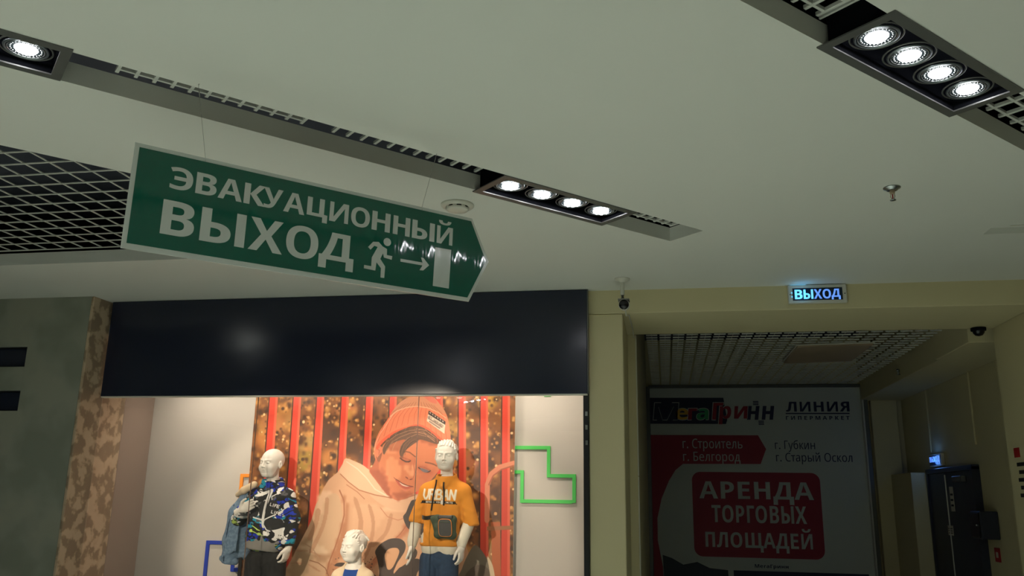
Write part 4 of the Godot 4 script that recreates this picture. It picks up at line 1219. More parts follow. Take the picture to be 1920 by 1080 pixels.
	_disc(a, Vector2(885,1159), 4.8, Color8(80,58,48))
	_disc(a, Vector2(841,1130), 3.1, Color8(80,58,48))
	_disc(a, Vector2(900,1145), 2.6, Color8(80,58,48))
	_disc(a, Vector2(785,1152), 3.9, Color8(80,58,48))
	_disc(a, Vector2(774,1141), 3.2, Color8(80,58,48))
	_disc(a, Vector2(772,1194), 4.9, Color8(80,58,48))
	_disc(a, Vector2(828,1125), 4.2, Color8(80,58,48))
	_disc(a, Vector2(848,1186), 3.0, Color8(80,58,48))
	_disc(a, Vector2(664,1173), 2.4, Color8(80,58,48))
	_disc(a, Vector2(871,1182), 3.2, Color8(80,58,48))
	_disc(a, Vector2(922,1130), 4.8, Color8(80,58,48))
	_disc(a, Vector2(785,1182), 4.3, Color8(80,58,48))
	_disc(a, Vector2(937,1195), 2.1, Color8(80,58,48))
	_disc(a, Vector2(651,1168), 2.1, Color8(80,58,48))
	_disc(a, Vector2(840,1162), 4.0, Color8(80,58,48))
	_disc(a, Vector2(775,1142), 4.8, Color8(80,58,48))
	_disc(a, Vector2(858,1118), 2.3, Color8(80,58,48))
	a.resize(1024, 1035, Image.INTERPOLATE_TRILINEAR)
	a.convert(Image.FORMAT_RGB8)
	return a

func fixture(s: float, n: float, label: String, cluster: bool) -> void:
	var o := slot_node("downlight_box", label, s, n, "four-lamp downlight boxes in the ceiling slots")
	var L := 0.3625; var W := 0.1175; var f := 0.030
	var st := new_st()
	var down := Transform3D(Basis(Vector3.RIGHT, Vector3.BACK, Vector3.DOWN), Vector3.ZERO)
	var i := Vector2(L - f, W - f)
	for q in [[-L, -W, L, -W, i.x, -i.y, -i.x, -i.y], [L, -W, L, W, i.x, i.y, i.x, -i.y], [L, W, -L, W, -i.x, i.y, i.x, i.y], [-L, W, -L, -W, -i.x, -i.y, -i.x, i.y]]:
		ext(st, pv(q), 0.0005, 0.005, down)
	part(o, "frame", fin(st), M.fixture_grey)
	st = new_st()
	cbox(st, Vector3(-L + 0.012, 0.085, -W + 0.025), Vector3(L - 0.012, 0.09, W - 0.025), 0.001)
	for k in [-1.0, 1.0]:
		cbox(st, Vector3(-L + 0.02, 0.0, k * (W - 0.027) - 0.0015), Vector3(L - 0.02, 0.085, k * (W - 0.027) + 0.0015), 0.0005)
		cbox(st, Vector3(k * (L - 0.027) - 0.0015, 0.0, -W + 0.03), Vector3(k * (L - 0.027) + 0.0015, 0.085, W - 0.03), 0.0005)
	part(o, "tray", fin(st), M.fixture_black)
	# black mask plate with four round holes is the back of the tray; lamps sit in gimbals
	for k in 4:
		var at := Vector3(-0.252 + 0.168 * k, 0.014, 0)
		var lp := part(o, "lamp", ring_mesh(0.0575, 0.0045, 0.002), M.reflector, at)
		part(lp, "gimbal_ring", ring_mesh(0.071, 0.0028, 0.004), M.fixture_grey)
		part(lp, "inner_ring", ring_mesh(0.0500, 0.0018, 0.0), M.chrome)
		var led := new_st()
		if cluster:
			for j in 9:
				var p := Vector3.ZERO if j == 8 else Vector3(cos(TAU * j / 8.0), 0, sin(TAU * j / 8.0)) * 0.0275
				lathe(led, [Vector2(0, -0.010), Vector2(0.0056, -0.0085), Vector2(0.0078, -0.004), Vector2(0.0078, 0.001)], 14, Transform3D(Basis.IDENTITY, p))
		else:
			lathe(led, [Vector2(0, -0.012), Vector2(0.016, -0.010), Vector2(0.027, -0.005), Vector2(0.032, 0.001), Vector2(0.032, 0.003)], 32)
		part(lp, "led", fin(led), M.led_glow)
		part(lp, "face_plate", lathe_mesh([Vector2(0.0, 0.0008), Vector2(0.040, 0.0012), Vector2(0.052, 0.004)], 36), M.lamp_face)
		if not cluster:
			var beads := new_st()
			for j in 26:
				var p := Vector3(cos(TAU * j / 26.0), 0.0, sin(TAU * j / 26.0)) * 0.0425
				lathe(beads, [Vector2(0, -0.003), Vector2(0.0028, 0.0), Vector2(0.0028, 0.003)], 6, Transform3D(Basis.IDENTITY, p))
			part(lp, "bead_ring", fin(beads), M.chrome)
		spot(lp, Vector3(0, -0.03, 0), Vector3.DOWN, LAMP_E, LAMP_TINT, 36.0, 0.04, 1.0)

func bay_downlight() -> void:
	var o := thing("round_downlight", "round white downlight hung in the lattice bay left of the shop front", "downlight", Vector3(-3.6, 2.945, -3.19))
	part(o, "rim", ring_mesh(0.098, 0.008, -0.012), M.plastic_white)
	part(o, "can", lathe_mesh([Vector2(0.0, 0.10), Vector2(0.09, 0.10), Vector2(0.098, 0.0), Vector2(0.092, -0.012)], 32), M.plastic_white)
	part(o, "led", lathe_mesh([Vector2(0.0, -0.008), Vector2(0.088, -0.006)], 32), M.downlight_glow)
	spot(o, Vector3(0, -0.03, 0), Vector3.DOWN, LAMP_E * 0.8, LAMP_TINT, 36.0, 0.08, 1.0)

func projector() -> void:
	var o := thing("ceiling_projector", "white twin projector lamp on the ceiling, aimed at the shop window", "projector", Vector3(-2.35, CEIL, -0.95))
	part(o, "base", lathe_mesh([Vector2(0, 0), Vector2(0.05, 0), Vector2(0.05, -0.015), Vector2(0.012, -0.02), Vector2(0.012, -0.06), Vector2(0, -0.06)], 24), M.plastic_white)
	part(o, "crossbar", box_mesh(Vector3(-0.13, -0.075, -0.01), Vector3(0.13, -0.058, 0.01), 0.003), M.plastic_white)
	for k in [-1.0, 1.0]:
		var at := Vector3(0.12 * k, -0.13, 0)
		var aim := (Vector3(-2.0 + 0.52 * k, 1.33, -5.4) - (o.position + at)).normalized()
		var bs := Basis(Quaternion(Vector3.DOWN, aim))
		var can := part(o, "can", lathe_mesh([Vector2(0, 0.09), Vector2(0.05, 0.09), Vector2(0.056, 0.07), Vector2(0.056, -0.07), Vector2(0.050, -0.07), Vector2(0.050, -0.05), Vector2(0.0, -0.045)], 28, Transform3D(bs, Vector3.ZERO)), M.plastic_white, at)
		part(can, "led", lathe_mesh([Vector2(0, -0.052), Vector2(0.045, -0.051)], 28, Transform3D(bs, Vector3.ZERO)), M.projector_glow)
		spot(can, aim * 0.085, aim, PROJ_E, SHOP_TINT, 11.0, 0.06, 0.35)

func ring_mesh(R: float, r: float, y: float) -> ArrayMesh:
	var key := "ring%f,%f,%f" % [R, r, y]
	if not FONT.has(key):
		FONT[key] = lathe_mesh(ring_prof(R, r, y), 40)
	return FONT[key]

func fixtures() -> void:
	fixture(2.163, -2.692, "grey four-lamp downlight box with clustered LEDs, near the smoke detector", true)
	fixture(2.296, -1.124, "dark grey four-lamp downlight box with solid bluish-white lamps, in the slot nearer the sprinkler", false)
	fixture(-0.121, -2.67, "grey downlight box with only its last lamp showing, in the slot above the green sign", false)
	bay_downlight()
	projector()
	fixture(0.0, -1.124, "four-lamp downlight box in the sprinkler slot, next after the bluish one", false)
	fixture(-2.4, -1.124, "four-lamp downlight box in the sprinkler slot, second after the bluish one", false)
	fixture(-2.5, -2.67, "four-lamp downlight box in the green sign's slot, farthest from the smoke detector", false)
	fixture(-0.6, 0.425, "four-lamp downlight box alone in the third ceiling slot", false)

func evacuation_sign() -> void:
	var s := thing("evacuation_sign", "large green arrow-shaped evacuation exit sign hanging from thin wires", "sign", Vector3(-1.12, 0, -2.53), deg_to_rad(90.0 - SIGN_AZ))
	var tilt := Node3D.new()
	var out := [-0.595, 2.290, 0.598, 2.302, 0.6795, 2.469, 0.5985, 2.624, -0.595, 2.620]
	var inn := [-0.5812, 2.3075, 0.5915, 2.3165, 0.6665, 2.469, 0.5945, 2.6125, -0.5812, 2.6075]
	tilt.free()
	s.rotation_order = EULER_ORDER_YXZ
	var piv := 2.46
	s.position.y = piv
	s.rotation.x = deg_to_rad(SIGN_TILT)
	for k in range(1, out.size(), 2):
		out[k] -= piv; inn[k] -= piv
	part(s, "board", ext_mesh(pv(out), -0.004, 0.0), M.sign_white)
	part(s, "green_face", ext_mesh(pv(inn), 0.0, 0.0006), M.sign_green)
	var A := [["Э", -0.4855, -0.4169], ["В", -0.4075, -0.3444], ["А", -0.339, -0.263], ["К", -0.2578, -0.1886], ["У", -0.196, -0.1313], ["А", -0.127, -0.055], ["Ц", -0.047, 0.0256], ["И", 0.033, 0.1014], ["О", 0.111, 0.1813], ["Н", 0.190, 0.260], ["Н", 0.272, 0.339], ["Ы", 0.348, 0.440], ["Й", 0.450, 0.5165]]
	for g in A:
		var y0 := 2.5012; var y1 := 2.5697
		if g[0] == "Ц": y0 = 2.488
		if g[0] == "Й": y1 = 2.590
		if g[0] in ["О", "Э"]: y0 = 2.4995; y1 = 2.571
		part(s, "letter", text_mesh(g[0], g[1], y0 - piv, g[2], y1 - piv, 0.0006), M.sign_white, Vector3(0, 0, 0.0007))
	for g in [["В", -0.495, -0.3984], ["Ы", -0.380, -0.2418], ["Х", -0.2296, -0.118], ["О", -0.1077, 0.0023], ["Д", 0.0066, 0.1315]]:
		var y0 := 2.354; var y1 := 2.4617
		if g[0] == "Д": y0 = 2.336
		if g[0] == "О": y0 = 2.352; y1 = 2.4637
		part(s, "letter", text_mesh(g[0], g[1], y0 - piv, g[2], y1 - piv, 0.0006), M.sign_white, Vector3(0, 0, 0.0007))
	var man := [0.1995, 2.4573, 0.2209, 2.4605, 0.2363, 2.4475, 0.254, 2.4409, 0.2548, 2.4192, 0.2759, 2.419, 0.2746, 2.4057, 0.2441, 2.4086, 0.2400, 2.4230, 0.2307, 2.4011, 0.2509, 2.3771, 0.2504, 2.3358, 0.2359, 2.3354, 0.2356, 2.3686, 0.217, 2.3869, 0.2148, 2.3564, 0.1717, 2.3577, 0.1722, 2.3694, 0.1983, 2.3692, 0.1985, 2.4010, 0.2180, 2.4420, 0.2050, 2.4440, 0.1919, 2.4275, 0.1819, 2.4355]
	var door := [0.4462, 2.4830, 0.5135, 2.4850, 0.5105, 2.3380, 0.4435, 2.3380]
	var arrow := [0.3085, 2.4155, 0.3975, 2.4165, 0.3895, 2.4345, 0.3998, 2.434, 0.4245, 2.4112, 0.4011, 2.3878, 0.3866, 2.387, 0.3975, 2.4060, 0.3090, 2.4050]
	var pic := new_st()
	for p in [man, door, arrow]:
		for k in range(1, p.size(), 2): p[k] -= piv
	ext(pic, pv(man), 0.0007, 0.0013)
	var hd := PackedVector2Array()
	for k in 24: hd.append(Vector2(0.2534 + 0.0145 * cos(TAU * k / 24), 2.4665 - piv + 0.0145 * sin(TAU * k / 24)))
	ext(pic, hd, 0.0007, 0.0013)
	part(s, "running_figure", fin(pic), M.sign_white)
	part(s, "arrow", ext_mesh(pv(arrow), 0.0007, 0.0013), M.sign_white)
	part(s, "doorway", ext_mesh(pv(door), 0.0007, 0.0013), M.sign_white)
	# wires with hooks at the slot's edge
	var inv := s.transform.affine_inverse()
	for q in [[Vector3(-1.412, 2.845, -2.200), -0.388, 2.6205], [Vector3(-0.812, 2.845, -2.843), 0.384, 2.6225]]:
		var top: Vector3 = inv * q[0]
		var at := Vector3(q[1], q[2] - piv, -0.002)
		var wr := part(s, "wire", tube_mesh([at + Vector3(0, -0.012, 0.004), at, at.lerp(top, 0.3), top], 0.0007, 5), M.wire)
		part(wr, "hook", tube_mesh([top, top + Vector3(0.004, 0.012, 0.0), top + Vector3(-0.006, 0.010, 0.006)], 0.0014, 5), M.wire)
		part(wr, "twist", tube_mesh([top + (at - top) * 0.06, top + (at - top) * 0.16], 0.0016, 5), M.wire)

const SIGN_AZ := 45.3
const SIGN_TILT := 1.25

func ceiling_items() -> void:
	var d := thing("smoke_detector", "round cream smoke detector on the ceiling behind the green sign", "smoke detector", Vector3(-0.868, CEIL, -3.408))
	part(d, "base", lathe_mesh([Vector2(0, 0.0), Vector2(0.073, 0.0), Vector2(0.073, -0.006), Vector2(0.066, -0.012), Vector2(0.052, -0.013)], 40), M.plastic_white)
	part(d, "collar", lathe_mesh([Vector2(0.050, -0.010), Vector2(0.047, -0.019), Vector2(0.044, -0.020)], 40), M.plastic_dark)
	part(d, "cover", lathe_mesh([Vector2(0.050, -0.0175), Vector2(0.051, -0.020), Vector2(0.046, -0.027), Vector2(0.030, -0.030), Vector2(0.0, -0.031)], 40), M.plastic_white)
	for k in 8:
		var a := TAU * k / 8.0
		part(d, "rib", box_mesh(Vector3(-0.009, -0.019, 0.044), Vector3(0.009, -0.010, 0.0515), 0.001), M.plastic_white).rotation.y = a
	var sp := thing("sprinkler", "bronze pendent fire sprinkler with a pale rosette on the bare ceiling", "sprinkler", Vector3(0.941, CEIL, -3.437))
	part(sp, "rosette", lathe_mesh([Vector2(0, 0), Vector2(0.034, 0), Vector2(0.033, -0.004), Vector2(0.024, -0.007), Vector2(0.021, -0.012), Vector2(0.0, -0.012)], 32), M.chrome)
	part(sp, "body", lathe_mesh([Vector2(0.0, -0.011), Vector2(0.010, -0.011), Vector2(0.010, -0.026), Vector2(0.006, -0.028), Vector2(0.0, -0.028)], 16), M.panel_beige)
	for k in [-1.0, 1.0]:
		part(sp, "frame_arm", tube_mesh([Vector3(0.006 * k, -0.026, 0), Vector3(0.009 * k, -0.038, 0), Vector3(0.003 * k, -0.052, 0)], 0.0016, 6), M.panel_beige)
	part(sp, "bulb", lathe_mesh([Vector2(0, -0.028), Vector2(0.0025, -0.03), Vector2(0.0025, -0.048), Vector2(0, -0.05)], 10), M.red_sign)
	part(sp, "deflector", lathe_mesh([Vector2(0, -0.051), Vector2(0.012, -0.053), Vector2(0.012, -0.055), Vector2(0, -0.055)], 16), M.chrome)
	# camera on a ceiling stalk
	var c := thing("security_camera", "small security camera on a white ceiling stalk before the cream pillar", "security camera", Vector3(-0.214, CEIL, -4.781))
	part(c, "base", lathe_mesh([Vector2(0, 0), Vector2(0.045, 0), Vector2(0.044, -0.006), Vector2(0.022, -0.014), Vector2(0.014, -0.022)], 32), M.plastic_white)
	part(c, "stalk", lathe_mesh([Vector2(0.0125, -0.015), Vector2(0.0125, -0.095), Vector2(0.010, -0.098), Vector2(0.0, -0.098)], 20), M.plastic_white)
	part(c, "joint", lathe_mesh([Vector2(0.0, -0.097), Vector2(0.008, -0.098), Vector2(0.006, -0.108), Vector2(0.010, -0.118), Vector2(0.018, -0.121), Vector2(0.018, -0.126), Vector2(0.0, -0.127)], 16), M.fixture_grey)
	var aim := Transform3D(Basis(Vector3.RIGHT, PI / 2 + 0.12), Vector3(0.008, -0.158, 0.02))
	part(c, "housing", lathe_mesh([Vector2(0, 0.0), Vector2(0.030, 0.0), Vector2(0.032, -0.01), Vector2(0.030, -0.07), Vector2(0.0, -0.075)], 28, aim), M.plastic_white)
	part(c, "lens", lathe_mesh([Vector2(0, 0.012), Vector2(0.018, 0.010), Vector2(0.028, 0.003), Vector2(0.029, -0.002)], 28, aim), M.plastic_dark)
	part(c, "visor", box_mesh(Vector3(-0.026, -0.131, -0.05), Vector3(0.04, -0.125, 0.035), 0.002), M.fixture_grey)
	part(c, "cable", tube_mesh([Vector3(0.012, -0.17, -0.05), Vector3(0.014, -0.19, -0.14), Vector3(0.02, -0.16, -0.266), Vector3(0.024, -0.152, -0.30), Vector3(0.03, -0.152, -0.7), Vector3(0.03, -0.17, -0.955)], 0.004, 8), M.plastic_white)

func exit_light() -> void:
	var x := thing("exit_light", "glowing blue and white exit light box on the cream beam", "exit light", Vector3(0.91, 2.735, -5.055))
	part(x, "case", box_mesh(Vector3(-0.165, 0, 0), Vector3(0.165, 0.112, 0.025), 0.004), M.plastic_white)
	part(x, "plate", box_mesh(Vector3(-0.14, 0.018, 0.0245), Vector3(0.14, 0.092, 0.0265), 0.0005), M.exit_plate)
	var ls := [["В", -0.128, -0.085], ["Ы", -0.078, -0.024], ["Х", -0.020, 0.025], ["О", 0.029, 0.075], ["Д", 0.078, 0.128]]
	for k in 5:
		part(x, "letter", text_mesh(ls[k][0], ls[k][1], 0.026 if k < 4 else 0.020, ls[k][2], 0.083, 0.001), M.exit_cyan if k < 2 else M.exit_blue, Vector3(0, 0, 0.0265))
	for k in [-1.0, 1.0]:
		part(x, "screw", lathe_mesh([Vector2(0, 0.0012), Vector2(0.0035, 0.001), Vector2(0.0035, 0)], 12, Transform3D(Basis(Vector3.RIGHT, PI / 2), Vector3(k * 0.153, 0.055, 0.025))), M.black_frame)
	for k in 2:
		part(x, "charge_led", lathe_mesh([Vector2(0, 0.0015), Vector2(0.0045, 0.0)], 10, Transform3D(Basis(Vector3.RIGHT, PI / 2), Vector3(-0.1435, 0.041 + k * 0.024, 0.0252))), M.exit_cyan)
	lamp_light(x, Vector3(-0.09, 0.055, 0.05), 0.002, Color(0.4, 0.75, 1.0), 0.03)
	# glowing strip added for light leaking from the top edge of the case
	part(x, "top_gap_glow", box_mesh(Vector3(-0.15, 0.1122, 0.006), Vector3(-0.06, 0.1128, 0.018), 0.0002), M.exit_cyan)

# ---------------------------------------------------------------- mannequins
func head_into(out: Dictionary, xf: Transform3D, hair: int) -> void:
	var f := Field.new(Vector3(-0.095, -0.125, -0.115), Vector3(0.095, 0.11, 0.115), 0.0042)
	f.ell(Vector3(0, 0.022, -0.014), Vector3(0.067, 0.070, 0.083), 0.0)
	f.ell(Vector3(0, -0.020, 0.020), Vector3(0.056, 0.066, 0.058), 0.03)
	f.cap(Vector3(-0.022, -0.070, 0.030), Vector3(0.022, -0.070, 0.030), 0.024, 0.024, 0.03)
	f.ell(Vector3(0, -0.079, 0.054), Vector3(0.017, 0.013, 0.014), 0.02)
	f.cap(Vector3(0, -0.06, -0.022), Vector3(0, -0.14, -0.028), 0.038, 0.040, 0.02)
	# brow, eyes, nose, mouth
	for s in [-1.0, 1.0]:
		f.ell(Vector3(0.025 * s, -0.003, 0.083), Vector3(0.016, 0.0080, 0.0105), 0.014, Basis.IDENTITY, true)
		f.ell(Vector3(0.025 * s, -0.004, 0.0665), Vector3(0.0135, 0.0072, 0.0098), 0.002)
		f.cap(Vector3(0.013 * s, -0.0065, 0.0775), Vector3(0.037 * s, -0.0065, 0.0705), 0.0011, 0.0011, 0.001, true)
		f.cap(Vector3(0.010 * s, 0.010, 0.077), Vector3(0.040 * s, 0.012, 0.060), 0.0030, 0.0025, 0.012)
		f.ell(Vector3(0.033 * s, -0.036, 0.053), Vector3(0.021, 0.019, 0.016), 0.024)
		f.ell(Vector3(0.068 * s, -0.012, -0.008), Vector3(0.009, 0.026, 0.016), 0.004, Basis(Vector3.RIGHT, -0.2))
		f.ell(Vector3(0.076 * s, -0.010, -0.004), Vector3(0.006, 0.014, 0.008), 0.003, Basis.IDENTITY, true)
		f.ell(Vector3(0.0075 * s, -0.032, 0.081), Vector3(0.0065, 0.0055, 0.008), 0.004)
	f.cap(Vector3(0, 0.002, 0.076), Vector3(0, -0.028, 0.089), 0.0055, 0.0072, 0.008)
	f.cap(Vector3(-0.015, -0.0505, 0.070), Vector3(0.0, -0.0485, 0.0785), 0.0035, 0.0050, 0.004)
	f.cap(Vector3(0.015, -0.0505, 0.070), Vector3(0.0, -0.0485, 0.0785), 0.0035, 0.0050, 0.004)
	f.cap(Vector3(-0.012, -0.0590, 0.069), Vector3(0.012, -0.0590, 0.069), 0.0052, 0.0052, 0.004)
	f.ell(Vector3(0, -0.0540, 0.080), Vector3(0.014, 0.0013, 0.006), 0.003, Basis.IDENTITY, true)
	# sculpted hair: ridges that sweep back from the forehead
	if hair > 0:
		for k in 9:
			var x := -0.056 + 0.014 * k
			var lift := sqrt(maxf(0.0, 1.0 - pow(x / 0.070, 2)))
			var pts := []
			for j in 6:
				var a := lerpf(0.55, 2.9, j / 5.0)
				pts.append(Vector3(x + 0.010 * sin(a * 2.0 + k) * hair * 0.6, 0.024 + 0.070 * lift * sin(a), -0.014 + 0.083 * lift * cos(a)))
			for j in 5:
				f.cap(pts[j], pts[j + 1], 0.0055, 0.0060, 0.004)
		for s in [-1.0, 1.0]:
			for k in 3:
				f.cap(Vector3(0.063 * s, 0.036 - 0.012 * k, 0.030 - 0.006 * k), Vector3(0.052 * s, 0.024 - 0.016 * k, -0.055), 0.006, 0.006, 0.004)
	f.net(out, xf)

# hand: wrist at the origin, fingers towards -y, palm side +z, thumb +x
func hand_into(out: Dictionary, xf: Transform3D, curl: float) -> void:
	var f := Field.new(Vector3(-0.05, -0.15, -0.04), Vector3(0.075, 0.045, 0.07), 0.0038)
	f.ell(Vector3(0, -0.036, 0), Vector3(0.032, 0.042, 0.0135), 0.0)
	f.cap(Vector3(0, 0.04, 0), Vector3(0, -0.008, 0), 0.0195, 0.021, 0.015)
	var lens := [0.044, 0.050, 0.047, 0.038]
	for k in 4:
		var p := Vector3(0.0235 - 0.0158 * k, -0.064 + (0.005 if k == 3 else 0.0), 0)
		var a := 0.10 + 0.03 * k
		var l: float = lens[k]
		f.cap(p + Vector3(0, 0.02, 0), p, 0.0082, 0.0078, 0.004)
		for j in 3:
			a += curl * [0.5, 1.0, 0.8][j]
			var q: Vector3 = p + Vector3(0, -cos(a), sin(a)) * l * [0.44, 0.32, 0.24][j]
			f.cap(p, q, 0.0076 - 0.0006 * j, 0.0070 - 0.0006 * j, 0.002)
			p = q
	f.cap(Vector3(0.020, -0.012, 0.004), Vector3(0.040, -0.034, 0.012), 0.012, 0.0095, 0.010)
	f.cap(Vector3(0.040, -0.034, 0.012), Vector3(0.046, -0.056, 0.018), 0.0090, 0.0078, 0.003)
	f.cap(Vector3(0.046, -0.056, 0.018), Vector3(0.046, -0.074, 0.024), 0.0078, 0.0066, 0.003)
	f.net(out, xf)

func frame_of(y_axis: Vector3, x_hint: Vector3, at: Vector3) -> Transform3D:
	var y := y_axis.normalized()
	var z := x_hint.cross(y).normalized()
	return Transform3D(Basis(y.cross(z), y, z), at)

# bare body under the clothes, then head and hands, as one mesh
func body_mesh(j: Dictionary) -> ArrayMesh:
	var o := soup()
	var lo: Vector3 = j.neck; var hi: Vector3 = j.neck
	for k in ["sh", "el", "wr", "hip", "knee", "foot"]:
		for p in j[k]:
			lo = lo.min(p); hi = hi.max(p)
	var f := Field.new(lo - Vector3.ONE * 0.12, hi + Vector3(0.12, 0.14, 0.12), 0.013)
	var k: float = j.k
	f.cap(j.neck + Vector3(0, 0.04, 0), j.neck - Vector3(0, 0.04, 0), 0.036, 0.042, 0.02)
	var chest: Vector3 = (j.sh[0] + j.sh[1]) * 0.5 - Vector3(0, 0.07, 0)
	var hips: Vector3 = (j.hip[0] + j.hip[1]) * 0.5
	f.cap(j.neck - Vector3(0, 0.03, 0), chest, 0.05, 0.07, 0.04)
	for s in 2:
		f.cap(j.neck - Vector3(0, 0.03, 0), j.sh[s], 0.035, 0.036, 0.03)
		f.cap(chest.lerp(j.sh[s], 0.35), hips.lerp(j.hip[s], 0.5), 0.052 * k, 0.036 * k, 0.02)
		f.cap(j.sh[s], j.el[s], 0.034, 0.027, 0.02)
		f.cap(j.el[s], j.wr[s], 0.027, 0.019, 0.015)
		f.cap(j.hip[s], j.knee[s], 0.042 * k, 0.036 * k, 0.015)
		f.cap(j.knee[s], j.foot[s], 0.036 * k, 0.026 * k, 0.015)
		f.cap(j.foot[s] + Vector3(0, 0.0, 0.0), j.foot[s] + Vector3(0, 0.0, 0.07), 0.024, 0.022, 0.01)
	f.net(o)
	head_into(o, j.head, j.hair)
	for s in 2:
		hand_into(o, j.hand[s], j.curl[s])
	return soup_mesh(o)

func legs_mesh(j: Dictionary, r: float, top: float) -> ArrayMesh:
	var f := Field.new(Vector3(-0.24, 0.0, -0.15), Vector3(0.24, top + 0.08, 0.16), 0.012)
	var mid: Vector3 = (j.hip[0] + j.hip[1]) * 0.5
	f.cap(j.hip[0] + Vector3(0, 0.06, 0), j.hip[1] + Vector3(0, 0.06, 0), r * 0.98, r * 0.98, 0.007)
	for s in 2:
		f.cap(j.hip[s] + Vector3(0, 0.05, 0), j.knee[s], r, r * 0.84, 0.007)
		f.cap(j.knee[s], j.foot[s] + Vector3(0, 0.03, 0), r * 0.84, r * 0.68, 0.02)
		# creases
		for q in 4:
			var y: float = lerpf(j.knee[s].y + 0.22, j.knee[s].y - 0.05, q / 3.0)
			var c: Vector3 = Vector3(j.knee[s].x, y, 0.07)
			f.cap(c + Vector3(-0.05, 0.012 * (1 if q % 2 else -1), 0), c + Vector3(0.05, -0.012 * (1 if q % 2 else -1), 0.0), 0.006, 0.004, 0.014)
	f.cut(Vector3(0, top, 0), Vector3.UP, Vector3(-0.3, top - 0.05, -0.2), Vector3(0.3, top + 0.2, 0.2))
	f.cut(Vector3(0, 0.035, 0), Vector3.DOWN, Vector3(-0.3, -0.1, -0.2), Vector3(0.3, 0.09, 0.2))
	var o := soup()
	f.net(o)
	return soup_mesh(o)

func shoes(o: Node3D, j: Dictionary) -> void:
	for s in 2:
		var f := Field.new(Vector3(-0.06, -0.01, -0.06), Vector3(0.06, 0.09, 0.16), 0.007)
		f.cap(Vector3(0, 0.03, -0.02), Vector3(0, 0.028, 0.09), 0.034, 0.034, 0.02)
		f.cap(Vector3(0, 0.05, -0.01), Vector3(0, 0.03, 0.03), 0.034, 0.034, 0.02)
		f.cut(Vector3.ZERO, Vector3.DOWN, Vector3(-0.1, -0.1, -0.1), Vector3(0.1, 0.05, 0.2))
		var q := soup()
		f.net(q)
		part(o, "shoe", soup_mesh(q), M.leather_white, Vector3(j.foot[s].x, 0.0, j.foot[s].z))

# front of a garment at (x, y): first z where its field turns solid, looking from +z
func front_z(f: Field, x: float, y: float) -> float:
	var ix := (x - f.lo.x) / f.c; var iy := (y - f.lo.y) / f.c
	var x0 := clampi(int(ix), 0, f.nx - 2); var y0 := clampi(int(iy), 0, f.ny - 2)
	var tx := ix - x0; var ty := iy - y0
	var before := 1.0
	for z in range(f.nz - 1, -1, -1):
		var i := (z * f.ny + y0) * f.nx + x0
		var v := lerpf(lerpf(f.d[i], f.d[i + 1], tx), lerpf(f.d[i + f.nx], f.d[i + f.nx + 1], tx), ty)
		if v < 0.0:
			return f.lo.z + (z + absf(v) / maxf(absf(v) + absf(before), 1e-6)) * f.c
		before = v
	return f.lo.z

func print_mat(key: String, im: Image, rough := 0.95) -> StandardMaterial3D:
	var m := mat(key, Color(1, 1, 1), rough)
	m.albedo_texture = ImageTexture.create_from_image(im)
	m.texture_repeat = false
	return m

func urban_print() -> Image:
	# 500 mm wide, 500 mm tall; origin top left
	var a := Image.create_empty(1024, 1024, false, Image.FORMAT_RGBA8)
	PS = 1024.0 / 500.0
	a.fill(M.orange_fleece.albedo_color)
	var w := Color8(238, 228, 208)
	_write(a, "URBAN", Vector2(134, 137), Vector2(352, 141), 56.0, 12.0, Color8(226, 208, 178), 0.12)
	_write(a, "URBAN", Vector2(131, 134), Vector2(349, 138), 56.0, 9.0, w, 0.12)
	_stroke(a, [128, 212, 338, 216], 17.0, Color8(40, 30, 24))
	_stroke(a, [116, 219, 150, 214], 5.0, Color8(40, 30, 24))
	_stroke(a, [330, 214, 352, 224], 5.0, Color8(40, 30, 24))
	_write(a, "BEYOND YOUR LIMITS", Vector2(150, 207), Vector2(330, 211), 9.0, 2.4, w)
	a.resize(512, 512, Image.INTERPOLATE_TRILINEAR)
	return a

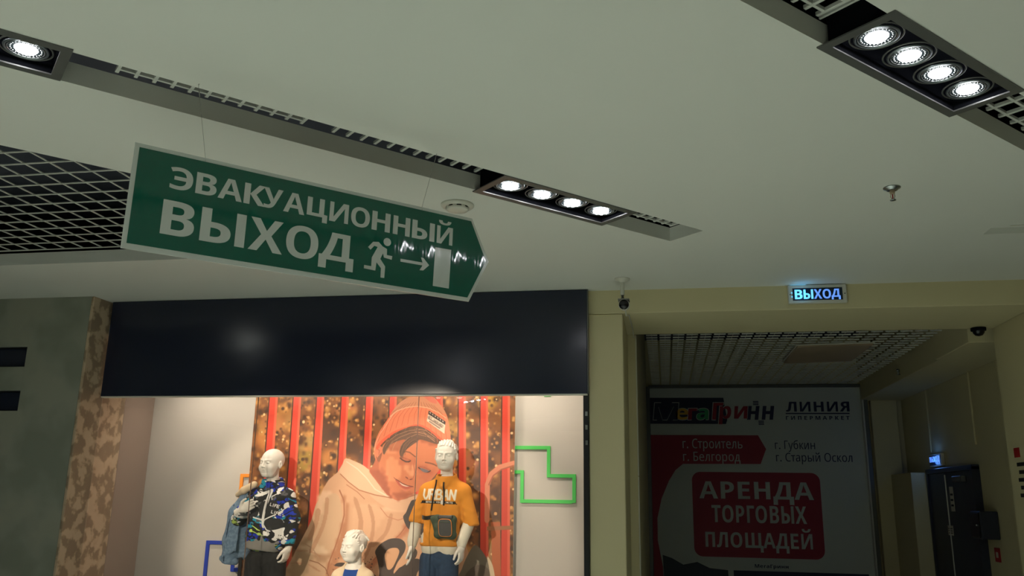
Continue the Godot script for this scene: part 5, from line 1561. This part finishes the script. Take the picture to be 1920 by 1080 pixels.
func graffiti_print() -> Image:
	# 460 mm wide, 500 mm tall
	var a := Image.create_empty(920, 1000, false, Image.FORMAT_RGBA8)
	PS = 2.0
	a.fill(Color8(30, 31, 34))
	var r := RandomNumberGenerator.new()
	r.seed = 19
	var W := Color8(226, 224, 218); var B := Color8(28, 52, 170); var T := Color8(30, 140, 168); var Lm := Color8(176, 204, 96); var G := Color8(88, 88, 90)
	# broken patches of the painted pattern
	for k in 210:
		var x := r.randf() * 460.0; var y := r.randf() * 500.0
		var c: Color
		var q := r.randf()
		if y < 120: c = B if q < 0.35 else T if q < 0.6 else W if q < 0.9 else G
		elif x > 300: c = B if q < 0.45 else W if q < 0.85 else T
		elif y > 300: c = Lm if q < 0.3 else B if q < 0.5 else W if q < 0.8 else T
		else: c = W if q < 0.45 else T if q < 0.6 else G if q < 0.85 else B
		var flat := []
		var n := r.randi_range(6, 9)
		var rad := r.randf_range(8, 27)
		for j in n:
			var an := TAU * j / n
			var rr := rad * r.randf_range(0.35, 1.3)
			flat.append_array([x + cos(an) * rr * 1.2, y + sin(an) * rr])
		_poly(a, flat, c, true)
		if r.randf() < 0.7:
			_stroke(a, [x, y, x + r.randf_range(-40, 40), y + r.randf_range(-26, 26), x + r.randf_range(-50, 50), y + r.randf_range(-44, 44)], r.randf_range(3, 7), Color8(30, 31, 34) if r.randf() < 0.55 else c)
	# quieter dark chest, big white slash, lettering
	for p in [[196, 172, 300, 168, 312, 250, 240, 268, 190, 250], [120, 210, 180, 205, 176, 262, 128, 268], [230, 285, 330, 275, 340, 330, 250, 345]]:
		_poly(a, p, Color8(40, 41, 44), true)
	_poly(a, [236, 96, 262, 92, 250, 150, 232, 205, 222, 300, 232, 330, 214, 330, 206, 280, 214, 200, 226, 140], W, true)
	_poly(a, [140, 130, 235, 95, 232, 112, 180, 136], W, true)
	_stroke(a, [150, 268, 215, 285, 300, 250], 8.0, W); _stroke(a, [220, 312, 250, 345, 280, 352], 7.0, W); _stroke(a, [150, 320, 200, 350], 6.0, Lm)
	for q in [[262, 176], [276, 222], [312, 372]]:
		_write(a, "LIFE", Vector2(q[0], q[1]), Vector2(q[0] + 62, q[1] + 16), 17.0, 4.5, W)
	_stroke(a, [242, 60, 240, 140, 228, 230], 5.0, Color8(24, 24, 26))
	a.resize(460, 500, Image.INTERPOLATE_TRILINEAR)
	return a

func strap(o: Node3D, called: String, pts: Array, r: float, m: Material) -> void:
	part(o, called, tube_mesh(pts, r, 8), m)

func mannequins() -> void:
	var Y := 0.45
	# ---- mannequin in the orange hoodie
	var at := Vector3(-1.39, Y, -5.36)
	var o := thing("mannequin", "white child mannequin in orange URBAN hoodie, jeans and a green waist bag", "mannequin", at)
	var L := func(x: float, y: float, z := 0.0) -> Vector3: return Vector3(x, y, z) - Vector3(at.x, at.y, 0)
	var j := {"neck": L.call(-1.375, 1.70, -0.01), "sh": [L.call(-1.49, 1.635), L.call(-1.275, 1.638)], "el": [L.call(-1.555, 1.46, 0.0), L.call(-1.215, 1.46, 0.0)], "wr": [L.call(-1.572, 1.295, 0.055), L.call(-1.250, 1.300, 0.07)], "hip": [L.call(-1.462, 1.16), L.call(-1.352, 1.16)], "knee": [L.call(-1.475, 0.83, 0.02), L.call(-1.335, 0.83, 0.02)], "foot": [L.call(-1.48, 0.49), L.call(-1.325, 0.49)], "k": 1.0, "hair": 1, "curl": [0.25, 0.42]}
	j["head"] = Transform3D(Basis(Vector3.UP, 0.06) * Basis(Vector3.RIGHT, 0.04), L.call(-1.378, 1.862, 0.02))
	j["hand"] = [frame_of(Vector3(0.02, 1.0, -0.12), Vector3(0.25, 0, 1), j.wr[0]), frame_of(Vector3(0.0, 1.0, -0.1), Vector3(-0.25, 0, 1), j.wr[1])]
	part(o, "body", body_mesh(j), M.mannequin_white)
	var f := Field.new(Vector3(-0.26, 0.80, -0.16), Vector3(0.26, 1.33, 0.17), 0.0085)
	for s in 2:
		var k := -1.0 if s == 0 else 1.0
		f.cap(L.call(-1.382 + 0.055 * k, 1.61, 0.0), L.call(-1.398 + 0.058 * k, 1.34, 0.005), 0.078, 0.082, 0.03)
		f.cap(L.call(-1.375 + 0.03 * k, 1.68, -0.005), L.call(-1.382 + 0.118 * k, 1.635, 0.0), 0.048, 0.047, 0.03)
		f.cap(L.call(-1.382 + 0.112 * k, 1.63, 0.0), L.call(-1.384 + 0.178 * k, 1.445 - 0.012 * k, 0.004), 0.055, 0.051, 0.022)
		# folds of the sleeve and under the arm
		for q in 3:
			f.cap(L.call(-1.382 + 0.10 * k, 1.55 - 0.05 * q, 0.055), L.call(-1.384 + 0.19 * k, 1.51 - 0.035 * q, 0.035), 0.007, 0.004, 0.016)
	for k in [-1.0, 1.0]:
		f.cap(L.call(-1.382 + 0.116 * k, 1.575, 0.062), L.call(-1.384 + 0.128 * k, 1.42, 0.05), 0.006, 0.014, 0.014, true)
		f.cap(L.call(-1.384 + 0.128 * k, 1.42, 0.05), L.call(-1.384 + 0.128 * k, 1.42, -0.05), 0.014, 0.014, 0.01, true)
	f.cap(L.call(-1.375, 1.695, -0.004), L.call(-1.375, 1.735, 0.002), 0.068, 0.066, 0.022)
	f.cap(L.call(-1.378, 1.71, 0.03), L.call(-1.378, 1.665, 0.07), 0.05, 0.02, 0.03)
	for q in 6:
		var x := -1.49 + 0.04 * q
		f.cap(L.call(x, 1.40 - 0.012 * (q % 2), 0.08), L.call(x + 0.05, 1.335 + 0.012 * (q % 3), 0.084), 0.005, 0.005, 0.02)
	f.cap(L.call(-1.375, 1.71, 0.0), L.call(-1.375, 1.79, 0.006), 0.052, 0.058, 0.006, true)
	f.cut(L.call(0, 1.742, 0), Vector3(0, 1, 0.25), L.call(-1.50, 1.70, -0.15), L.call(-1.25, 1.90, 0.2))
	f.cut(L.call(0, 1.300, 0), Vector3.DOWN, L.call(-1.54, 1.1, -0.2), L.call(-1.24, 1.335, 0.2))
	for k in [-1.0, 1.0]:
		f.cut(L.call(-1.384 + 0.178 * k, 1.430 - 0.008 * k, 0.0), Vector3(0.15 * k, -1, 0.04), L.call(-1.384 + (0.125 if k > 0 else -0.26), 1.33, -0.12), L.call(-1.384 + (0.26 if k > 0 else -0.125), 1.475, 0.12))
	var g := soup()
	f.net(g)
	part(o, "hoodie", soup_mesh(g, Rect2(-1.64 - at.x, 1.28 - Y, 0.5, 0.5)), print_mat("urban_hoodie", urban_print()), Vector3.ZERO, "orange short-sleeved hoodie printed URBAN in white")
	# drawstrings lie on the hoodie
	for q in [[-1.428, 1.705, -1.447, 1.515], [-1.372, 1.690, -1.371, 1.548]]:
		var pts := []
		for t in 9:
			var p: Vector3 = L.call(lerpf(q[0], q[2], t / 8.0), lerpf(q[1], q[3], t / 8.0))
			pts.append(Vector3(p.x, p.y, front_z(f, p.x, p.y) + 0.004))
		strap(o, "drawstring", pts, 0.0048, M.cord_black)
	# white long sleeves and hem of the shirt below
	var u := Field.new(Vector3(-0.26, 0.80, -0.16), Vector3(0.26, 1.06, 0.17), 0.0085)
	for s in 2:
		var k := -1.0 if s == 0 else 1.0
		u.cap(L.call(-1.384 + 0.172 * k, 1.47), j.wr[s] + Vector3(0, 0.035, -0.012), 0.040, 0.034, 0.01)
		u.cap(j.wr[s] + Vector3(0, 0.045, -0.012), j.wr[s] + Vector3(0, 0.012, -0.004), 0.031, 0.029, 0.006)
		u.cap(L.call(-1.398 + 0.056 * k, 1.34), L.call(-1.398 + 0.056 * k, 1.295), 0.074, 0.072, 0.02)
	u.cut(L.call(0, 1.276, 0), Vector3(0.06, -1, 0), L.call(-1.54, 1.1, -0.2), L.call(-1.27, 1.30, 0.2))
	var gu := soup()
	u.net(gu)
	part(o, "shirt", soup_mesh(gu), M.cotton_white, Vector3.ZERO, "white long-sleeved shirt showing at the forearms and hem")
	part(o, "jeans", legs_mesh(j, 0.070, 1.30 - Y), M.denim_dark, Vector3.ZERO, "dark blue jeans")
	shoes(o, j)
	# waist bag
	var bag := thing("waist_bag", "green and black waist bag with orange piping worn over the orange hoodie", "bag", at + L.call(-1.352, 1.422, 0.118))
	var bf := Field.new(Vector3(-0.10, -0.08, -0.05), Vector3(0.10, 0.09, 0.06), 0.005)
	for a in [[-0.035, -0.045], [0.048, -0.045], [0.052, 0.042], [-0.045, 0.042]]:
		for b in [[0.055, -0.05], [0.052, 0.042], [-0.045, 0.045], [-0.036, -0.046]]:
			bf.cap(Vector3(a[0], a[1], 0.0), Vector3(b[0], b[1], 0.0), 0.022, 0.022, 0.01)
	bf.cap(Vector3(-0.04, 0.0, -0.005), Vector3(-0.075, 0.045, -0.01), 0.03, 0.018, 0.015)
	var gb := soup()
	bf.net(gb)
	part(bag, "body", soup_mesh(gb), M.bag_green)
	var rr := []
	for k in 33:
		var a := TAU * k / 32.0
		var sx := signf(cos(a)) * pow(absf(cos(a)), 0.45); var sy := signf(sin(a)) * pow(absf(sin(a)), 0.45)
		rr.append(Vector3(0.016 + 0.040 * sx - 0.004 * sy, -0.006 + 0.050 * sy, 0.036))
	part(bag, "piping", tube_mesh(rr, 0.0035, 8), M.bag_orange)
	var pk := PackedVector2Array()
	for k in 32: pk.append(Vector2(rr[k].x, rr[k].y))
	var pst := new_st()
	ext(pst, pk, 0.012, 0.040)
	part(bag, "pocket", fin(pst), M.bag_black)
	part(bag, "zip", tube_mesh([Vector3(-0.02, 0.030, 0.0415), Vector3(0.046, 0.026, 0.0415)], 0.0022, 6), M.bag_green)
	part(bag, "flap", box_mesh(Vector3(-0.035, 0.044, -0.01), Vector3(0.06, 0.068, 0.032), 0.006), M.bag_black)
	var sp := []
	for t in 10:
		var x := lerpf(-1.515, -1.425, t / 9.0)
		var p: Vector3 = L.call(x, 1.474 - 0.004 * sin(t * 0.5))
		sp.append(Vector3(p.x, p.y, front_z(f, p.x, p.y) + 0.004) - (bag.position - at))
	var sst := new_st()
	for t in 9:
		for k in [[-0.012, 0.012]]:
			quad(sst, sp[t] + Vector3(0, k[0], 0.003), sp[t + 1] + Vector3(0, k[0], 0.003), sp[t + 1] + Vector3(0, k[1], 0.003), sp[t] + Vector3(0, k[1], 0.003), Vector3.BACK)
			quad(sst, sp[t] + Vector3(0, k[0], -0.003), sp[t + 1] + Vector3(0, k[0], -0.003), sp[t + 1] + Vector3(0, k[0], 0.003), sp[t] + Vector3(0, k[0], 0.003), Vector3.DOWN)
			quad(sst, sp[t] + Vector3(0, k[1], -0.003), sp[t + 1] + Vector3(0, k[1], -0.003), sp[t + 1] + Vector3(0, k[1], 0.003), sp[t] + Vector3(0, k[1], 0.003), Vector3.UP)
	part(bag, "strap", fin(sst), M.bag_black)

	# ---- mannequin in the patterned hoodie
	at = Vector3(-2.56, Y, -5.36)
	o = thing("mannequin", "white child mannequin in a black graffiti-print hoodie, hand on its chest", "mannequin", at)
	var L1 := func(x: float, y: float, z := 0.0) -> Vector3: return Vector3(x, y, z) - Vector3(at.x, at.y, 0)
	j = {"neck": L1.call(-2.568, 1.655, -0.01), "sh": [L1.call(-2.672, 1.585), L1.call(-2.455, 1.585)], "el": [L1.call(-2.765, 1.44, 0.03), L1.call(-2.395, 1.44, -0.01)], "wr": [L1.call(-2.700, 1.50, 0.135), L1.call(-2.405, 1.262, 0.03)], "hip": [L1.call(-2.625, 1.12), L1.call(-2.505, 1.12)], "knee": [L1.call(-2.635, 0.80, 0.02), L1.call(-2.485, 0.80, 0.02)], "foot": [L1.call(-2.64, 0.49), L1.call(-2.475, 0.49)], "k": 1.0, "hair": 0, "curl": [0.12, 0.5]}
	j["head"] = Transform3D(Basis(Vector3.UP, -0.26) * Basis(Vector3.RIGHT, -0.02), L1.call(-2.572, 1.802, 0.02))
	j["hand"] = [frame_of(Vector3(-0.86, -0.42, -0.10), Vector3(-0.42, 0.90, 0.25), j.wr[0]), frame_of(Vector3(0.22, 1.0, -0.1), Vector3(-0.2, 0, 1), j.wr[1])]
	part(o, "body", body_mesh(j), M.mannequin_white)
	f = Field.new(Vector3(-0.27, 0.77, -0.17), Vector3(0.27, 1.29, 0.19), 0.0085)
	for s in 2:
		var k := -1.0 if s == 0 else 1.0
		f.cap(L1.call(-2.562 + 0.05 * k, 1.56, 0.0), L1.call(-2.575 + 0.058 * k, 1.34, 0.008), 0.078, 0.080, 0.03)
		f.cap(L1.call(-2.565 + 0.03 * k, 1.635, -0.005), L1.call(-2.563 + 0.112 * k, 1.585, 0.0), 0.046, 0.047, 0.03)
	f.cap(L1.call(-2.455, 1.58, 0.0), L1.call(-2.405, 1.45, -0.005), 0.054, 0.047, 0.022)
	f.cap(L1.call(-2.405, 1.45, -0.005), L1.call(-2.412, 1.31, 0.018), 0.047, 0.042, 0.02)
	f.cap(L1.call(-2.672, 1.58, 0.0), j.el[0], 0.050, 0.045, 0.022)
	f.cap(j.el[0], j.wr[0] + Vector3(-0.012, -0.008, -0.02), 0.045, 0.036, 0.02)
	f.cap(L1.call(-2.568, 1.655, -0.004), L1.call(-2.568, 1.690, 0.0), 0.070, 0.068, 0.02)
	f.cap(L1.call(-2.568, 1.66, -0.06), L1.call(-2.568, 1.60, -0.085), 0.06, 0.05, 0.03)
	for q in 4:
		f.cap(L1.call(-2.44 + 0.01 * q, 1.40 - 0.03 * q, 0.035), L1.call(-2.375, 1.41 - 0.035 * q, 0.03), 0.006, 0.005, 0.014)
		f.cap(L1.call(-2.65 + 0.045 * q, 1.37, 0.088), L1.call(-2.63 + 0.045 * q, 1.315, 0.086), 0.008, 0.006, 0.018)
	f.cap(L1.call(-2.575 - 0.06, 1.305, 0.006), L1.call(-2.575 + 0.06, 1.300, 0.006), 0.076, 0.076, 0.012)
	f.cap(L1.call(-2.568, 1.67, 0.0), L1.call(-2.568, 1.76, 0.006), 0.052, 0.058, 0.006, true)
	f.cut(L1.call(0, 1.698, 0), Vector3(0, 1, 0.2), L1.call(-2.70, 1.66, -0.16), L1.call(-2.44, 1.80, 0.2))
	f.cut(L1.call(0, 1.283, 0), Vector3(0.04, -1, 0), L1.call(-2.72, 1.1, -0.2), L1.call(-2.445, 1.33, 0.2))
	g = soup()
	f.net(g)
	part(o, "hoodie", soup_mesh(g, Rect2(-2.79 - at.x, 1.22 - Y, 0.46, 0.5)), print_mat("graffiti_hoodie", graffiti_print()), Vector3.ZERO, "black hoodie printed all over with white, blue, teal and lime graffiti")
	var cf := Field.new(Vector3(0.08, 0.78, -0.1), Vector3(0.24, 0.95, 0.12), 0.007)
	cf.cap(L1.call(-2.412, 1.318, 0.016), L1.call(-2.407, 1.268, 0.026), 0.037, 0.031, 0.004)
	cf.cut(L1.call(-2.407, 1.272, 0.026), Vector3(0.1, -1, 0.2), Vector3(0, 0.6, -0.2), Vector3(0.3, 0.86, 0.2))
	var gc := soup()
	cf.net(gc)
	part(o, "cuff", soup_mesh(gc), M.cord_black)
	var hf := Field.new(Vector3(-0.2, 0.74, -0.13), Vector3(0.2, 0.92, 0.15), 0.009)
	hf.cap(L1.call(-2.63, 1.31, 0.006), L1.call(-2.515, 1.31, 0.006), 0.080, 0.078, 0.01)
	hf.cap(L1.call(-2.63, 1.27, 0.006), L1.call(-2.53, 1.285, 0.006), 0.079, 0.077, 0.01)
	hf.cut(L1.call(-2.60, 1.247, 0), Vector3(-0.12, -1, 0), Vector3(-0.3, 0.6, -0.2), Vector3(0.3, 0.88, 0.2))
	var gh := soup()
	hf.net(gh)
	part(o, "shirt", soup_mesh(gh), M.cotton_grey, Vector3.ZERO, "grey shirt hem below the hoodie")
	part(o, "trousers", legs_mesh(j, 0.076, 1.27 - Y), M.trouser_black, Vector3.ZERO, "black trousers")
	shoes(o, j)
	# denim jacket slung over the bent arm
	var jk := thing("denim_jacket", "faded blue denim jacket with a cream fleece collar slung over the mannequin's bent arm", "jacket", Vector3(-2.79, 1.14, -5.37))
	var J := func(x: float, y: float, z := 0.0) -> Vector3: return Vector3(x, y, z) - Vector3(-2.79, 1.14, -0.01)
	var jf := Field.new(J.call(-2.93, 1.10, -0.18), J.call(-2.66, 1.68, 0.16), 0.0085)
	jf.cap(J.call(-2.735, 1.595, -0.02), J.call(-2.792, 1.47, -0.01), 0.045, 0.060, 0.03)
	jf.cap(J.call(-2.792, 1.47, -0.01), J.call(-2.828, 1.30, -0.02), 0.062, 0.056, 0.03)
	jf.cap(J.call(-2.828, 1.30, -0.02), J.call(-2.838, 1.17, -0.025), 0.055, 0.046, 0.03)
	jf.cap(J.call(-2.765, 1.45, -0.06), J.call(-2.762, 1.22, -0.07), 0.058, 0.045, 0.03)
	for q in 5:
		jf.cap(J.call(-2.80 + 0.012 * q, 1.52 - 0.02 * q, 0.045), J.call(-2.862 + 0.022 * q, 1.20 + 0.01 * q, 0.024), 0.006, 0.008, 0.012)
	jf.cap(J.call(-2.885, 1.185, -0.02), J.call(-2.79, 1.165, -0.02), 0.020, 0.022, 0.01)
	jf.cut(J.call(-2.84, 1.150, 0), Vector3(-0.15, -1, 0), J.call(-2.95, 1.0, -0.2), J.call(-2.6, 1.20, 0.2))
	var gj := soup()
	jf.net(gj)
	part(jk, "shell", soup_mesh(gj), M.denim_light)
	var kf := Field.new(J.call(-2.86, 1.55, -0.12), J.call(-2.60, 1.72, 0.12), 0.007)
	kf.cap(J.call(-2.815, 1.592, -0.02), J.call(-2.745, 1.622, 0.035), 0.017, 0.024, 0.01)
	kf.cap(J.call(-2.745, 1.622, 0.035), J.call(-2.668, 1.660, 0.05), 0.024, 0.022, 0.01)
	var gk := soup()
	kf.net(gk)
	part(jk, "collar", soup_mesh(gk), M.fleece_cream, Vector3.ZERO, "cream fleece collar")
	for q in 5:
		part(jk, "button", lathe_mesh([Vector2(0, 0.003), Vector2(0.006, 0.002), Vector2(0.006, 0)], 12, Transform3D(Basis(Vector3.RIGHT, PI / 2), J.call(-2.775 - 0.004 * q, 1.46 - 0.045 * q, 0.052 - 0.009 * q))), M.chrome)
	part(jk, "seam", tube_mesh([J.call(-2.80, 1.53, 0.046), J.call(-2.825, 1.40, 0.050), J.call(-2.845, 1.27, 0.036), J.call(-2.85, 1.17, 0.022)], 0.0028, 6), M.denim_dark)
	part(jk, "strap", box_mesh(J.call(-2.775, 1.03, -0.045), J.call(-2.752, 1.21, -0.035), 0.002), M.cord_black, Vector3.ZERO, "black strap hanging below the jacket")

	# ---- small mannequin
	at = Vector3(-1.955, Y, -5.31)
	o = thing("mannequin", "small white child mannequin in an open beige jacket over a blue shirt", "mannequin", at)
	var L2 := func(x: float, y: float, z := 0.0) -> Vector3: return Vector3(x, y, z) - Vector3(at.x, at.y, 0)
	j = {"neck": L2.call(-1.948, 1.17, -0.01), "sh": [L2.call(-2.035, 1.105), L2.call(-1.865, 1.105)], "el": [L2.call(-2.075, 0.97), L2.call(-1.825, 0.97)], "wr": [L2.call(-2.08, 0.85, 0.04), L2.call(-1.82, 0.85, 0.04)], "hip": [L2.call(-1.995, 0.83), L2.call(-1.905, 0.83)], "knee": [L2.call(-2.0, 0.66, 0.01), L2.call(-1.90, 0.66, 0.01)], "foot": [L2.call(-2.0, 0.485), L2.call(-1.90, 0.485)], "k": 0.78, "hair": 2, "curl": [0.4, 0.4]}
	j["head"] = Transform3D(Basis(Vector3.UP, -0.42) * Basis(Vector3.BACK, -0.02), L2.call(-1.948, 1.292, 0.02))
	j["hand"] = [frame_of(Vector3(0.05, 1, -0.1), Vector3(0.25, 0, 1), j.wr[0]).scaled_local(Vector3.ONE * 0.85), frame_of(Vector3(-0.05, 1, -0.1), Vector3(-0.25, 0, 1), j.wr[1]).scaled_local(Vector3.ONE * 0.85)]
	part(o, "body", body_mesh(j), M.mannequin_white)
	f = Field.new(Vector3(-0.13, 0.30, -0.12), Vector3(0.14, 0.76, 0.13), 0.009)
	for k in [-1.0, 1.0]:
		f.cap(L2.call(-1.95 + 0.035 * k, 1.08, 0.0), L2.call(-1.95 + 0.035 * k, 0.85, 0.006), 0.066, 0.066, 0.02)
	f.cap(L2.call(-1.948, 1.12, 0.0), L2.call(-1.948, 1.135, 0.0), 0.062, 0.058, 0.03)
	f.cap(L2.call(-1.948, 1.14, 0.0), L2.call(-1.948, 1.2, 0.0), 0.044, 0.05, 0.005, true)
	f.cut(L2.call(0, 1.157, 0), Vector3(0, 1, 0.1), Vector3(-0.2, 0.66, -0.2), Vector3(0.2, 0.9, 0.2))
	g = soup()
	f.net(g)
	part(o, "shirt", soup_mesh(g), M.cotton_blue, Vector3.ZERO, "blue crew-neck shirt")
	var jf2 := Field.new(Vector3(-0.21, 0.30, -0.15), Vector3(0.21, 0.80, 0.15), 0.0085)
	for s in 2:
		var k := -1.0 if s == 0 else 1.0
		jf2.cap(L2.call(-1.95 + 0.05 * k, 1.08, -0.005), L2.call(-1.95 + 0.052 * k, 0.84, 0.0), 0.074, 0.078, 0.02)
		jf2.cap(L2.call(-1.95 + 0.04 * k, 1.13, -0.01), L2.call(-1.95 + 0.088 * k, 1.10, 0.0), 0.046, 0.046, 0.025)
		jf2.cap(L2.call(-1.95 + 0.09 * k, 1.098, 0.0), j.el[s], 0.046, 0.042, 0.02)
		jf2.cap(j.el[s], j.wr[s] + Vector3(0, 0.02, 0), 0.042, 0.035, 0.02)
		# turned-out collar
		jf2.cap(L2.call(-1.95 + 0.045 * k, 1.175, -0.02), L2.call(-1.95 + 0.062 * k, 1.085, 0.072), 0.020, 0.016, 0.012)
	# the jacket hangs open over the shirt
	for k in 5:
		jf2.cap(L2.call(-1.95, 1.19, 0.06 + 0.012 * k), L2.call(-1.95, 0.80, 0.07 + 0.012 * k), 0.040, 0.046, 0.006, true)
	jf2.cap(L2.call(-1.948, 1.12, 0.01), L2.call(-1.948, 1.25, 0.0), 0.047, 0.055, 0.008, true)
	g = soup()
	jf2.net(g)
	part(o, "jacket", soup_mesh(g), M.fleece_cream, Vector3.ZERO, "beige jacket hanging open")
	part(o, "shirt_mark", text_mesh("ST", -0.045, 0.618, -0.005, 0.640, 0.002), M.tape_green, Vector3(0, 0, front_z(f, -0.025, 0.628) + 0.002))
	part(o, "trousers", legs_mesh(j, 0.062, 0.88 - Y), M.denim_dark, Vector3.ZERO, "dark blue trousers")
	shoes(o, j)
